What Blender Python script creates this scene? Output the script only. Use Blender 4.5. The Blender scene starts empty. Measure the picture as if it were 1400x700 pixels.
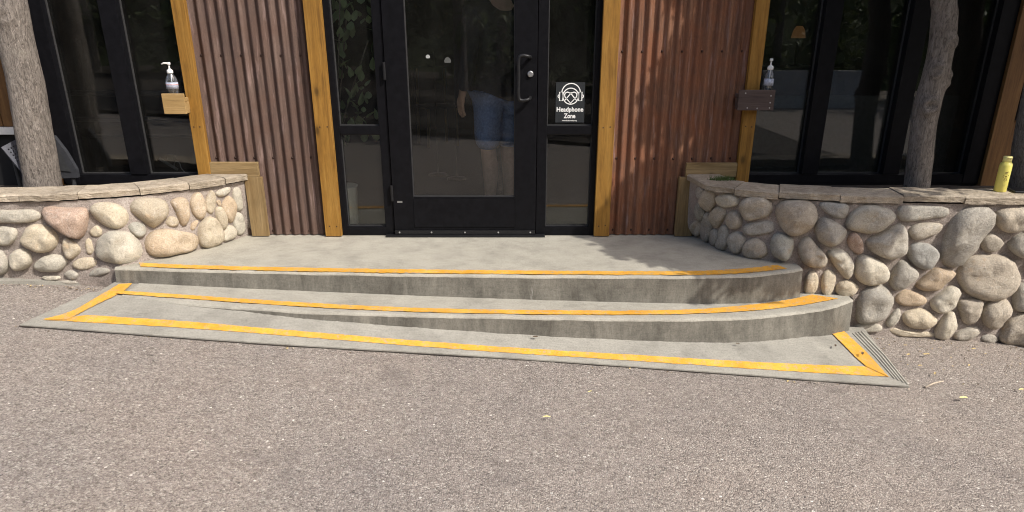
import bpy, bmesh, math, random
from mathutils import Vector, noise, Matrix
R = math.radians
random.seed(7)
scene = bpy.context.scene
col = scene.collection

# ------------------------------------------------------------------ camera, sky, sun, exposure
FPX, CX, CY, TH, DIST, EYE = 1000.0, 700.0, 454.0, R(22.2), 4.73, 1.24
cd = bpy.data.cameras.new('camera'); cam = bpy.data.objects.new('camera', cd); col.objects.link(cam)
cam.location = (0, -DIST, EYE); cam.rotation_euler = (R(90)-TH, 0, 0)
cd.sensor_width = 36; cd.lens = 36*FPX/1400; cd.shift_y = (CY-350)/1400
cd.clip_start = .05; cd.clip_end = 900
scene.camera = cam
SUN = Vector((.55, -.45, .70)).normalized()
world = bpy.data.worlds.new('World'); scene.world = world; world.use_nodes = True
wn = world.node_tree; bg = wn.nodes['Background']
sky = wn.nodes.new('ShaderNodeTexSky'); sky.sky_type = 'NISHITA'; sky.sun_disc = False
sky.sun_elevation = math.asin(SUN.z); sky.sun_rotation = math.atan2(SUN.x, SUN.y)
sky.dust_density = 3.5; sky.air_density = .8
wn.links.new(sky.outputs[0], bg.inputs[0]); bg.inputs[1].default_value = .15
sl = bpy.data.lights.new('sun', 'SUN'); sl.energy = 2.9; sl.angle = R(.53); sl.color = (1, .955, .88)
so = bpy.data.objects.new('sun', sl); col.objects.link(so); so.rotation_euler = SUN.to_track_quat('Z', 'Y').to_euler()
scene.view_settings.view_transform = 'Standard'; scene.view_settings.look = 'None'
scene.cycles.use_denoising = True; scene.cycles.denoising_prefilter = 'ACCURATE'; scene.cycles.denoising_input_passes = 'RGB_ALBEDO_NORMAL'; scene.cycles.filter_width = 1.05
scene.view_settings.gamma = 1; scene.view_settings.exposure = .50

# ------------------------------------------------------------------ helpers
def ray(u, v):
    a = (u-CX)/FPX; b = -(v-CY)/FPX
    return Vector((a, math.cos(TH)+b*math.sin(TH), -math.sin(TH)+b*math.cos(TH)))
EYEP = Vector((0, -DIST, EYE))
def at_z(u, v, z=0.0):
    d = ray(u, v); return EYEP + d*((z-EYE)/d.z)
def at_y(u, v, y=0.0):
    d = ray(u, v); return EYEP + d*((y+DIST)/d.y)
def road_z(x, y):
    xx = max(-6.5, min(6.5, x))
    return -.292 - .066*xx + .012*max(-8, min(0, y+.7))
def at_road(u, v, up=0.0):
    z = -.3
    for i in range(12):
        p = at_z(u, v, z); z = road_z(p.x, p.y)+up
    return p
def lerp(a, b, t): return a+(b-a)*t
def interp(tab, x):
    if x <= tab[0][0]: return tab[0][1]
    for (a, ya), (b, yb) in zip(tab, tab[1:]):
        if x <= b: return lerp(ya, yb, (x-a)/(b-a))
    return tab[-1][1]
def smooth(pts, n=8, closed=False):
    P = [Vector(p) for p in pts]; out = []
    m = len(P); rng = range(m) if closed else range(m-1)
    for i in rng:
        if closed: p0, p1, p2, p3 = P[i-1], P[i], P[(i+1) % m], P[(i+2) % m]
        else: p0, p1, p2, p3 = P[max(i-1, 0)], P[i], P[i+1], P[min(i+2, m-1)]
        for k in range(n):
            t = k/n
            out.append(.5*((2*p1)+(p2-p0)*t+(2*p0-5*p1+4*p2-p3)*t*t+(3*p1-p0-3*p2+p3)*t**3))
    if not closed: out.append(P[-1])
    return out
def tag(o, label=None, cat=None, group=None, kind=None):
    if label: o['label'] = label
    if cat: o['category'] = cat
    if group: o['group'] = group
    if kind: o['kind'] = kind
    return o
def empty(name, loc=(0, 0, 0), rz=0):
    o = bpy.data.objects.new(name, None); col.objects.link(o); o.location = loc; o.rotation_euler = (0, 0, rz)
    o.empty_display_size = .1
    return o
def link(name, me, m=None, parent=None, sm=False):
    """m may be one material or a list; coordinates of me are in the parent's space"""
    if m is not None:
        for q in (m if isinstance(m, (list, tuple)) else [m]): me.materials.append(q)
    if sm:
        for p in me.polygons: p.use_smooth = True
    o = bpy.data.objects.new(name, me); col.objects.link(o)
    if parent: o.parent = parent
    return o
class MB:
    def __init__(s): s.v = []; s.f = []; s.mi = []; s.cur = 0
    def add(s, vs, fs):
        n = len(s.v); s.v += [tuple(v) for v in vs]; s.f += [tuple(i+n for i in f) for f in fs]; s.mi += [s.cur]*len(fs); return s
    def box(s, a, b, M=None):
        (x0, y0, z0), (x1, y1, z1) = a, b
        V = [Vector(p) for p in ((x0,y0,z0),(x1,y0,z0),(x1,y1,z0),(x0,y1,z0),(x0,y0,z1),(x1,y0,z1),(x1,y1,z1),(x0,y1,z1))]
        if M is not None: V = [M @ v for v in V]
        return s.add(V, [(0,3,2,1),(4,5,6,7),(0,1,5,4),(1,2,6,5),(2,3,7,6),(3,0,4,7)])
    def tube(s, pts, rad, n=10, caps=True):
        P = [Vector(p) for p in pts]; rr = rad if isinstance(rad, (list, tuple)) else [rad]*len(P)
        V = []; F = []; ref = None
        for i, p in enumerate(P):
            d = (P[min(i+1, len(P)-1)]-P[max(i-1, 0)]).normalized()
            if ref is None: ref = d.orthogonal().normalized()
            ref = (ref-d*ref.dot(d)).normalized(); w = d.cross(ref)
            for k in range(n):
                a = 2*math.pi*k/n; V.append(p+(ref*math.cos(a)+w*math.sin(a))*rr[i])
        for i in range(len(P)-1):
            for k in range(n):
                F.append((i*n+k, i*n+(k+1) % n, (i+1)*n+(k+1) % n, (i+1)*n+k))
        if caps: F.append(tuple(range(n-1, -1, -1))); F.append(tuple((len(P)-1)*n+k for k in range(n)))
        return s.add(V, F)
    def lathe(s, prof, n=24, c=(0, 0, 0), sy=1.0):
        V = []; F = []; c = Vector(c)
        for r, z in prof:
            for k in range(n):
                a = 2*math.pi*k/n; V.append(c+Vector((r*math.cos(a), sy*r*math.sin(a), z)))
        for i in range(len(prof)-1):
            for k in range(n): F.append((i*n+k, i*n+(k+1) % n, (i+1)*n+(k+1) % n, (i+1)*n+k))
        F.append(tuple(range(n-1, -1, -1))); F.append(tuple((len(prof)-1)*n+k for k in range(n)))
        return s.add(V, F)
    def build(s, name, m=None, parent=None, sm=False, bevel=0, angle=None):
        me = bpy.data.meshes.new(name); me.from_pydata(s.v, [], s.f)
        o = link(name, me, m, parent, sm)
        for p, k in zip(me.polygons, s.mi): p.material_index = k
        if bevel:
            bm = bmesh.new(); bm.from_mesh(me)
            bmesh.ops.bevel(bm, geom=list(bm.edges), offset=bevel, segments=2, affect='EDGES', profile=.6)
            bm.to_mesh(me); bm.free()
            for p in me.polygons: p.use_smooth = sm
        return o
def box(name, a, b, m, parent=None, bevel=0, M=None):
    return MB().box(a, b, M).build(name, m, parent, bevel=bevel)
def sheet(name, rows, m, parent=None, thick=0, sm=False):
    """rows: list of equally long lists of points; a grid surface, optionally given thickness downwards"""
    n = len(rows[0]); mb = MB(); V = [p for r in rows for p in r]; F = []
    for i in range(len(rows)-1):
        for k in range(n-1): F.append((i*n+k, i*n+k+1, (i+1)*n+k+1, (i+1)*n+k))
    mb.add(V, F)
    o = mb.build(name, m, parent, sm)
    if thick:
        bm = bmesh.new(); bm.from_mesh(o.data)
        bmesh.ops.recalc_face_normals(bm, faces=bm.faces)
        if sum(f.normal.z for f in bm.faces) < 0: bmesh.ops.reverse_faces(bm, faces=bm.faces)
        ret = bmesh.ops.extrude_face_region(bm, geom=list(bm.faces))
        # the extruded copy stays on top; the old faces move down
        top = [g for g in ret['geom'] if isinstance(g, bmesh.types.BMVert)]
        tops = set(top)
        for v in bm.verts:
            if v not in tops: v.co.z -= thick
        bmesh.ops.recalc_face_normals(bm, faces=bm.faces)
        bm.to_mesh(o.data); bm.free()
    return o

# ------------------------------------------------------------------ materials
class NT:
    def __init__(s, name):
        s.m = bpy.data.materials.new(name); s.m.use_nodes = True; s.t = s.m.node_tree
        s.b = s.t.nodes['Principled BSDF']; s.out = s.t.nodes['Material Output']
        s.b.inputs['Specular IOR Level'].default_value = .3
    def n(s, kind, **k):
        q = s.t.nodes.new('ShaderNode'+kind)
        for key, v in k.items():
            if key.startswith('_'): setattr(q, key[1:], v)
            else: s.put(q, key, v)
        return q
    def put(s, q, key, v):
        key = key.replace('__', ' ')
        i = q.inputs[int(key[1:])] if key[0] == 'i' and key[1:].isdigit() else q.inputs[key]
        if isinstance(v, bpy.types.NodeSocket): s.t.links.new(v, i)
        elif isinstance(v, bpy.types.Node): s.t.links.new(v.outputs[0], i)
        else:
            if isinstance(v, tuple) and len(v) == 3 and i.type == 'RGBA': v = v+(1,)
            i.default_value = v
    def coord(s, scale=(1, 1, 1), which='Object'):
        c = s.n('TexCoord'); mp = s.n('Mapping'); s.t.links.new(c.outputs[which], mp.inputs['Vector']); mp.inputs['Scale'].default_value = scale
        return mp.outputs[0]
    def noise(s, v, scale, detail=4, rough=.55, dist=0):
        return s.n('TexNoise', Vector=v, Scale=scale, Detail=detail, Roughness=rough, Distortion=dist).outputs[0]
    def ramp(s, f, stops):
        q = s.n('ValToRGB', Fac=f); e = q.color_ramp.elements
        while len(e) < len(stops): e.new(.5)
        for el, (p, c) in zip(e, stops):
            el.position = p; el.color = (c if isinstance(c, tuple) else (c, c, c))+(1,)
        return q.outputs[0]
    def mix(s, f, a, b, mode='MIX'):
        q = s.n('Mix', _data_type='RGBA', _blend_type=mode)
        for i, v in ((0, f), (6, a), (7, b)):
            if isinstance(v, bpy.types.NodeSocket): s.t.links.new(v, q.inputs[i])
            else: q.inputs[i].default_value = (v+(1,)) if isinstance(v, tuple) else v
        return q.outputs[2]
    def math(s, op, a, b=0.0):
        return s.n('Math', _operation=op, i0=a, i1=b).outputs[0]
    def bump(s, h, strength=.5, dist=.01):
        q = s.n('Bump', Height=h, Strength=strength, Distance=dist); s.t.links.new(q.outputs[0], s.b.inputs['Normal']); return q
    def set(s, color=None, rough=None, metal=None, spec=None):
        if color is not None: s.put(s.b, 'Base Color', color)
        if rough is not None: s.put(s.b, 'Roughness', rough)
        if metal is not None: s.put(s.b, 'Metallic', metal)
        if spec is not None: s.put(s.b, 'Specular IOR Level', spec)
        return s.m
def plain(name, c, rough=.6, metal=0, var=.12, scale=40, spec=.3):
    t = NT(name); v = t.coord(); f = t.noise(v, scale)
    d = tuple(x*(1-var) for x in c); l = tuple(min(1, x*(1+var)) for x in c)
    t.set(t.ramp(f, [(.35, d), (.65, l)]), rough, metal, spec); return t.m

def asphalt_mat():
    t = NT('aggregate_asphalt'); v = t.coord()
    warp = t.noise(v, 30, 2)
    vo = t.n('TexVoronoi', Vector=v, Scale=125.0, Randomness=1.0); vo2 = t.n('TexVoronoi', Vector=v, Scale=210.0)
    sep = t.n('SeparateColor', Color=vo.outputs['Color']); sep2 = t.n('SeparateColor', Color=vo2.outputs['Color'])
    chip = t.ramp(sep.outputs[0], [(0, (.13,.115,.105)), (.14, (.235,.207,.19)), (.45, (.345,.305,.28)), (.8, (.44,.395,.362)), (.93, (.55,.505,.462)), (1, (.70,.66,.61))])
    chip2 = t.ramp(sep2.outputs[1], [(0, (.17,.15,.137)), (.5, (.345,.306,.28)), (.9, (.46,.415,.38)), (1, (.66,.62,.57))])
    c = t.mix(.45, chip, chip2)
    dark = t.ramp(vo.outputs['Distance'], [(.0, 1.0), (.55, 1.0), (.9, .72)])
    c = t.mix(.8, c, dark, 'MULTIPLY')
    big = t.ramp(t.noise(v, .9, 6, .62), [(.3, (.87,.87,.885)), (.5, (1,.99,.98)), (.72, (1.03,.98,.945))])
    c = t.mix(.9, c, big, 'MULTIPLY'); c = t.mix(1.0, c, (.92,.905,.87), 'MULTIPLY')
    mid = t.ramp(t.noise(v, 9, 5, .7), [(.3, .82), (.48, 1.0), (.75, 1.05)])
    c = t.mix(.75, c, mid, 'MULTIPLY')
    vo3 = t.n('TexVoronoi', Vector=t.coord((1, 1.0, 1)), Scale=55.0); sep3 = t.n('SeparateColor', Color=vo3.outputs['Color'])
    near = t.ramp(vo3.outputs['Distance'], [(.26, 1.0), (.34, 0.0)])
    c = t.mix(t.math('MULTIPLY', near, t.ramp(sep3.outputs[0], [(.98, 0.0), (.985, .7)])), c, (.92, .87, .79))
    c = t.mix(t.math('MULTIPLY', near, t.ramp(sep3.outputs[1], [(.965, 0.0), (.972, .6)])), c, (.075, .068, .062))
    st = t.ramp(t.noise(v, 2.2, 3, .5), [(.62, 0.0), (.72, .45)])
    c = t.mix(st, c, (.16, .14, .13))
    h = t.math('ADD', t.math('MULTIPLY', vo.outputs['Distance'], -1.0), t.math('MULTIPLY', vo2.outputs['Distance'], -.5))
    h = t.math('ADD', h, t.math('MULTIPLY', sep.outputs[1], .5))
    t.bump(h, 1.0, .005); return t.set(c, .9, spec=.2)
def concrete_mat(name, base=(.40,.38,.335), streak=False, seed=0.0):
    t = NT(name); v = t.coord()
    f = t.noise(v, 5, 8, .7); g = t.noise(v, 120, 3, .7)
    d = tuple(x*.72 for x in base); l = tuple(min(1, x*1.16) for x in base)
    c = t.ramp(f, [(.28, d), (.5, base), (.72, l)])
    gr = t.ramp(g, [(.3, .72), (.5, 1.0), (.7, 1.12)])
    c = t.mix(.8, c, gr, 'MULTIPLY')
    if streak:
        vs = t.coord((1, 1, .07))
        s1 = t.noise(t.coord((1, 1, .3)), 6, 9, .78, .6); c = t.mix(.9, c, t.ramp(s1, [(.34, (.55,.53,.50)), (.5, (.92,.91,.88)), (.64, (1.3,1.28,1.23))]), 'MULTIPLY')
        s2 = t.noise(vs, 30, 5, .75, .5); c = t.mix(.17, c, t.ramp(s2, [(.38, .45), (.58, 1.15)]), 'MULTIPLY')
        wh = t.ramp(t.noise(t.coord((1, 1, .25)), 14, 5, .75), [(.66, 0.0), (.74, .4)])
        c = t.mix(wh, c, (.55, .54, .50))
    vsx = t.coord((.18, 1, 1)); br = t.noise(vsx, 80, 3, .6)
    c = t.mix(.4, c, t.ramp(br, [(.35, .82), (.6, 1.05)]), 'MULTIPLY')
    pit = t.ramp(t.n('TexVoronoi', Vector=v, Scale=38.0).outputs['Distance'], [(.06, .45), (.11, 1.0)])
    c = t.mix(.35, c, pit, 'MULTIPLY')
    stn = t.ramp(t.noise(v, 1.9, 7, .7), [(.57, 0.0), (.75, .5)])
    c = t.mix(stn, c, tuple(x*.6 for x in base))
    t.bump(t.math('ADD', t.math('MULTIPLY', g, .5), br), .35, .004); return t.set(c, .88, spec=.2)
def paint_mat():
    t = NT('yellow_paint'); v = t.coord()
    f = t.noise(v, 7, 6, .7)
    c = t.ramp(f, [(.3, (.62,.29,.03)), (.5, (.75,.375,.045)), (.7, (.82,.46,.085))])
    c = t.mix(.8, c, t.ramp(t.noise(v, 140, 3, .7), [(.3, .75), (.55, 1.05)]), 'MULTIPLY')
    wear = t.ramp(t.noise(v, 30, 9, .82), [(.525, 0.0), (.60, .7)])
    c = t.mix(wear, c, (.36,.33,.27))
    drt = t.ramp(t.noise(v, 3, 5, .65), [(.48, 0.0), (.72, .55)]); c = t.mix(drt, c, (.42, .25, .06))
    t.bump(t.noise(v, 150, 3, .7), .3, .003); return t.set(c, .75)
def stone_mat(name, a, b, speck=.5):
    t = NT(name); oi = t.n('ObjectInfo'); v0 = t.coord()
    off = t.n('VectorMath', _operation='SCALE', i0=t.n('CombineXYZ', X=oi.outputs['Random'], Y=oi.outputs['Random'], Z=oi.outputs['Random']).outputs[0]); off.inputs['Scale'].default_value = 37.0
    v = t.n('VectorMath', _operation='ADD', i0=v0, i1=off.outputs[0]).outputs[0]
    c = t.ramp(t.noise(v, 9, 7, .68, .8), [(.3, a), (.52, tuple((x+y)/2 for x, y in zip(a, b))), (.7, b)])
    rnd = t.ramp(oi.outputs['Random'], [(0, (.84,.83,.82)), (.35, (1.0,.98,.95)), (.7, (.97,.97,.96)), (1, (1.1,1.06,1.0))])
    c = t.mix(1.0, c, rnd, 'MULTIPLY')
    c = t.mix(speck, c, t.ramp(t.noise(v, 150, 4, .75), [(.34, .5), (.5, 1.0), (.64, 1.3)]), 'MULTIPLY')
    vein = t.ramp(t.noise(v, 6, 4, .5, 2.5), [(.485, 0.0), (.5, .35), (.515, 0.0)])
    c = t.mix(vein, c, (.62,.58,.52))
    rust = t.ramp(t.noise(v, 12, 4, .6), [(.62, 0.0), (.75, .45)]); c = t.mix(rust, c, (b[0]*.9, b[1]*.68, b[2]*.48))
    crk = t.ramp(t.noise(v, 16, 5, .65, 1.6), [(.44, 1.0), (.5, 0.0), (.56, 1.0)])
    h = t.math('ADD', t.noise(v, 22, 8, .68), t.math('MULTIPLY', t.math('POWER', crk, .4), .22))
    t.bump(t.math('ADD', h, t.math('MULTIPLY', t.noise(v, 110, 4, .75), .3)), .7, .013); return t.set(c, .8, spec=.25)
def mortar_mat():
    t = NT('mortar'); v = t.coord()
    c = t.ramp(t.noise(v, 10, 7, .7), [(.3, (.27,.228,.20)), (.55, (.37,.318,.28)), (.75, (.45,.395,.35))])
    c = t.mix(.9, c, t.ramp(t.noise(v, 130, 4, .75), [(.3, .55), (.5, 1.0), (.68, 1.3)]), 'MULTIPLY')
    t.bump(t.math('ADD', t.noise(v, 25, 8, .75), t.math('MULTIPLY', t.noise(v, 150, 3), .5)), .9, .015); return t.set(c, .92, spec=.15)
def flag_mat():
    t = NT('flagstone'); v = t.coord(); oi = t.n('ObjectInfo')
    c = t.ramp(t.noise(v, 8, 8, .7, .6), [(.28, (.29,.245,.19)), (.5, (.44,.375,.29)), (.7, (.56,.48,.375))])
    vs = t.coord((1, 1, 5)); c = t.mix(.6, c, t.ramp(t.noise(vs, 30, 5, .7), [(.35, (.6,.57,.52)), (.55, (1,1,1))]), 'MULTIPLY')
    c = t.mix(1.0, c, t.ramp(oi.outputs['Random'], [(0, .86), (1, 1.1)]), 'MULTIPLY')
    c = t.mix(.6, c, t.ramp(t.noise(v, 160, 3, .7), [(.32, .6), (.5, 1.0), (.7, 1.15)]), 'MULTIPLY')
    t.bump(t.math('ADD', t.noise(v, 22, 8, .72), t.noise(vs, 40, 4)), .85, .012); return t.set(c, .85, spec=.2)
def rust_mat(name, cols, warm):
    t = NT(name); v = t.coord(); vs = t.coord((1, 1, .05))
    f = t.noise(vs, 22, 8, .78); g = t.noise(v, 5, 6, .65)
    c = t.ramp(f, [(.36, cols[0]), (.5, cols[1]), (.62, cols[2])])
    c = t.mix(t.ramp(g, [(.42, 0.0), (.66, .75)]), c, warm)
    c = t.mix(.7, c, t.ramp(t.noise(v, 140, 4, .8), [(.3, .62), (.5, 1.0), (.7, 1.25)]), 'MULTIPLY')
    pale = t.ramp(t.noise(t.coord((1, 1, .12)), 30, 5, .7), [(.56, 0.0), (.70, .45)]); c = t.mix(pale, c, (.34,.24,.22))
    t.bump(t.noise(v, 160, 4, .7), .2, .002); return t.set(c, .72, 0, .3)
def wood_mat(name, cols, knots=True, rough=.68, axis=2):
    t = NT(name); sc = [9, 9, 9]; sc[axis] = .55
    v = t.coord(tuple(sc)); v0 = t.coord(); oi = t.n('ObjectInfo')
    f = t.noise(v, 4, 6, .62, .7)
    c = t.ramp(f, [(.28, cols[0]), (.48, cols[1]), (.7, cols[2])])
    fine = t.noise(v, 22, 4, .7); c = t.mix(.55, c, t.ramp(fine, [(.35, .62), (.55, 1.05)]), 'MULTIPLY')
    if knots:
        kv = t.coord(tuple([5, 5, 5] if axis != 2 else [6, 6, 3.2]))
        k = t.ramp(t.n('TexVoronoi', Vector=kv, Scale=1.1).outputs['Distance'], [(.05, .25), (.12, .8), (.2, 1.0)])
        c = t.mix(.8, c, k, 'MULTIPLY')
    c = t.mix(.5, c, t.ramp(t.noise(v0, 3, 4, .6), [(.35, .75), (.6, 1.05)]), 'MULTIPLY')
    t.bump(fine, .25, .003); return t.set(c, rough)
def bark_mat():
    t = NT('bark'); v = t.coord((1, 1, .16)); v0 = t.coord()
    n1 = t.noise(v, 42, 8, .72, 1.6); n2 = t.noise(t.coord((1, 1, .32)), 95, 6, .75, 1.0)
    c = t.ramp(n1, [(.32, (.19,.165,.142)), (.48, (.31,.273,.24)), (.68, (.45,.40,.355))])
    fis = t.ramp(n2, [(.40, (.42,.40,.39)), (.48, (.95,.95,.95)), (.62, (1.2,1.18,1.15))])
    c = t.mix(.8, c, fis, 'MULTIPLY')
    lich = t.ramp(t.noise(v0, 7, 5, .6), [(.60, 0.0), (.7, .55)]); c = t.mix(lich, c, (.46,.41,.35))
    t.bump(t.math('ADD', n2, n1), 1.0, .024); return t.set(c, .9, spec=.15)
def leaf_mat(name, a, b, trans=.35):
    t = NT(name); oi = t.n('ObjectInfo'); v = t.coord()
    c = t.ramp(t.noise(v, 3, 3, .6), [(.3, a), (.7, b)])
    t.set(c, .55, spec=.35)
    tr = t.n('BsdfTranslucent', Color=c); mx = t.n('MixShader', i0=trans, i1=t.b.outputs[0], i2=tr.outputs[0])
    t.t.links.new(mx.outputs[0], t.out.inputs[0]); return t.m
def glass_mat(name, tint, refl=1.0, rough=.0, dust=.0):
    t = NT(name); tr = t.n('BsdfTransparent', Color=tint); gl = t.n('BsdfGlossy', Color=(1, 1, 1), Roughness=rough)
    fr = t.n('Fresnel', IOR=1.52); geo = t.n('NewGeometry')
    f = t.math('MULTIPLY', fr.outputs[0], refl)
    mx = t.n('MixShader', i0=f, i1=tr.outputs[0], i2=gl.outputs[0])
    last = mx.outputs[0]
    if dust:
        df = t.n('BsdfDiffuse', Color=(.5, .48, .44)); k = t.ramp(t.noise(t.coord((1, 1, .6)), 4, 7, .7), [(.35, dust*.4), (.75, dust*1.6)])
        last = t.n('MixShader', i0=k, i1=last, i2=df.outputs[0]).outputs[0]
    t.t.links.new(last, t.out.inputs[0]); return t.m

M = {}
M['asphalt'] = asphalt_mat()
M['conc'] = concrete_mat('concrete_top', (.39,.368,.308))
M['conc_apron'] = concrete_mat('concrete_apron', (.318,.303,.262))
M['conc_step'] = concrete_mat('concrete_step', (.368,.348,.295))
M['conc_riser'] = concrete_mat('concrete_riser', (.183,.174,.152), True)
M['yellow'] = paint_mat()
M['s_cream'] = stone_mat('stone_cream', (.47,.40,.30), (.62,.55,.425))
M['s_tan'] = stone_mat('stone_tan', (.43,.335,.235), (.57,.465,.345))
M['s_pink'] = stone_mat('stone_pink', (.40,.285,.22), (.56,.43,.345), .7)
M['s_pale'] = stone_mat('stone_pale_grey', (.43,.40,.335), (.58,.54,.455))
M['s_grey'] = stone_mat('stone_grey', (.32,.297,.258), (.50,.467,.405))
M['s_taupe'] = stone_mat('stone_taupe', (.34,.30,.245), (.52,.463,.38))
M['s_green'] = stone_mat('stone_green_grey', (.29,.28,.243), (.46,.443,.382))
M['s_blue'] = stone_mat('stone_blue_grey', (.28,.272,.25), (.44,.425,.39))
M['mortar'] = mortar_mat(); M['flag'] = flag_mat()
M['rust_left'] = rust_mat('rusty_sheet_purple', [(.062,.040,.033), (.102,.066,.053), (.15,.102,.083)], (.098,.055,.040))
M['rust_right'] = rust_mat('rusty_sheet_orange', [(.085,.043,.028), (.155,.076,.046), (.235,.120,.070)], (.205,.078,.038))
M['post'] = wood_mat('stained_post', [(.16,.076,.014), (.275,.138,.024), (.35,.19,.042)])
M['trim'] = wood_mat('weathered_trim', [(.165,.105,.045), (.245,.165,.075), (.34,.245,.125)])
M['trim_h'] = wood_mat('weathered_trim_flat', [(.165,.105,.045), (.255,.175,.08), (.36,.26,.135)], axis=0)
M['shelf_light'] = wood_mat('tan_board', [(.27,.17,.065), (.36,.235,.095), (.44,.30,.14)], False, axis=0)
M['shelf_dark'] = wood_mat('brown_board', [(.05,.035,.031), (.078,.055,.048), (.11,.08,.07)], False, axis=0)
M['wood_orange'] = wood_mat('orange_siding', [(.10,.048,.017), (.165,.083,.028), (.22,.115,.04)], False)
M['black'] = plain('black_frame', (.006,.006,.0075), .42, .0, .2, 30, .12)
M['black_matte'] = plain('black_matte', (.012,.012,.013), .75)
M['alu'] = plain('aluminium', (.42,.42,.43), .42, .9, .1)
M['steel'] = plain('dark_steel', (.03,.03,.032), .42, .6)
M['screw'] = plain('rusty_screw', (.055,.032,.026), .6, .4)
M['silver_screw'] = plain('zinc_screw', (.42,.41,.40), .5, .6)
M['gasket'] = plain('grey_gasket', (.035,.035,.036), .7); M['grip'] = plain('grey_grip', (.34,.34,.34), .6)
M['glass'] = glass_mat('window_glass', (.90,.92,.91), 1.0, 0, .012)
M['glass_door'] = glass_mat('door_glass', (.92,.93,.93), 1.0, 0, .014)
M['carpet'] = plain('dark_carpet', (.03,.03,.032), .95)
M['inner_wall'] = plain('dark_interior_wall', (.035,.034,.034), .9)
M['soil'] = plain('dark_soil', (.05,.04,.032), .95, 0, .5, 30)
M['bark'] = bark_mat()
M['leaf'] = leaf_mat('leaf_green', (.045,.085,.022), (.09,.14,.035))
M['leaf_far'] = leaf_mat('leaf_far', (.08,.12,.04), (.17,.22,.07), .3)
M['leaf_in'] = leaf_mat('leaf_indoor', (.28,.39,.20), (.42,.52,.30), .3)
M['white'] = plain('white_plastic', (.72,.72,.70), .45, 0, .05)
M['cream_pot'] = plain('cream_pot', (.88,.87,.80), .5, 0, .05)
M['siding'] = plain('upper_siding', (.12,.09,.06), .8)
M['grey_plastic'] = plain('grey_plastic', (.035,.037,.043), .55)
M['grey_tray'] = plain('grey_perforated', (.085,.088,.105), .5)
M['char'] = plain('charcoal_plastic', (.035,.037,.04), .5)
M['bottle'] = plain('yellow_can', (.78,.70,.17), .35, 0, .04, 20, .5)
M['bottle_cap'] = plain('pale_yellow_cap', (.80,.74,.30), .4, 0, .03)
M['ink'] = plain('brown_ink', (.16,.10,.03), .6)
M['clear'] = glass_mat('clear_plastic', (.82,.86,.90), 1.6, .08, .10)
M['label'] = plain('pale_label', (.40,.43,.52), .6, 0, .25, 90); M['label_red'] = plain('label_red', (.46, .22, .20), .6)
M['sign'] = plain('sign_board', (.022,.025,.028), .55, 0, .08); M['sign_white'] = plain('sign_white', (.80,.80,.78), .6, 0, .02)
M['denim'] = plain('blue_shorts', (.15,.26,.52), .9, 0, .2, 60); M['shirt'] = plain('navy_shirt', (.011,.013,.02), .9)
M['skin'] = plain('skin', (.62,.42,.31), .55, 0, .08); M['hair'] = plain('hair', (.05,.035,.025), .8); M['shoe'] = plain('shoe', (.05,.05,.05), .7)
M['barrier'] = concrete_mat('pale_barrier', (.62,.62,.60))
M['leaf_dry'] = plain('dry_leaf', (.55,.42,.20), .8, 0, .25, 60); M['leaf_yellow'] = plain('yellow_leaf', (.70,.62,.30), .8, 0, .2, 60)
M['leaf_brown'] = plain('brown_leaf', (.12,.085,.055), .8, 0, .3, 60); M['twig'] = plain('twig', (.50,.42,.33), .85, 0, .2, 60)
M['grass'] = leaf_mat('grass', (.07,.12,.03), (.14,.18,.05))
M['chair_wood'] = plain('pale_wood', (.45,.32,.15), .5)

# ------------------------------------------------------------------ the ground
def make_road():
    xs = [-120, -60, -30, -15, -9] + [-6.5+i*.5 for i in range(27)] + [9, 15, 30, 60, 120]
    ys = [-160, -80, -45, -30, -20, -15, -11, -8.7, -7, -5.5] + [-4.5+i*.25 for i in range(18)] + [.0]
    rows = [[(x, y, road_z(x, y)+.004*noise.noise((x*.9, y*.9, 3.1))) for x in xs] for y in ys]
    return tag(sheet('asphalt_road', rows, M['asphalt'], sm=True), 'pinkish grey exposed aggregate asphalt in front of the steps', kind='structure')
make_road()

# ------------------------------------------------------------------ entrance steps
steps = empty('entrance_steps', (0, 0, 0))
tag(steps, 'curved grey concrete entrance steps with yellow painted edge stripes below the glass door', 'steps')
def tread_z(x): return -.134-.0225*x
L_EDGE = [at_z(u, v, 0) for u, v in ((156, 366), (190, 367), (300, 370), (500, 374), (700, 377), (900, 378), (1000, 377), (1060, 373), (1098, 367))]
def at_tread(u, v, up=0):
    z = -.13
    for i in range(10): p = at_z(u, v, z); z = tread_z(p.x)+up
    return p
T_EDGE = [at_tread(u, v) for u, v in ((166, 403), (250, 414.5), (330, 420), (400, 425), (500, 428.8), (600, 431.3), (700, 433.2), (850, 436), (1000, 435), (1090, 427), (1140, 418.5), (1167, 409))]
L = smooth([Vector((p.x, p.y, 0)) for p in L_EDGE], 22)
T = smooth(T_EDGE, 18)
def edge_y(curve, x): return interp([(p.x, p.y) for p in curve], x)
A_FRONT = [at_road(u, v, .012) for u, v in ((27, 443.5), (230, 459), (400, 471), (700, 489), (1000, 510), (1120, 519), (1243, 527.5))]
AF = smooth(A_FRONT, 6)
A_LB = at_road(160, 386, .012); A_RB = at_road(1172, 452, .012)
def lip(p, k):  # small wander along the cast edges
    return Vector((p.x, p.y+.004*noise.noise((p.x*7, k, 0))+.004*noise.noise((p.x*34, k, 3)), p.z+.003*noise.noise((p.x*5, k, 9))-.004*max(0, noise.noise((p.x*26, k, 6))-.15)))
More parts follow.
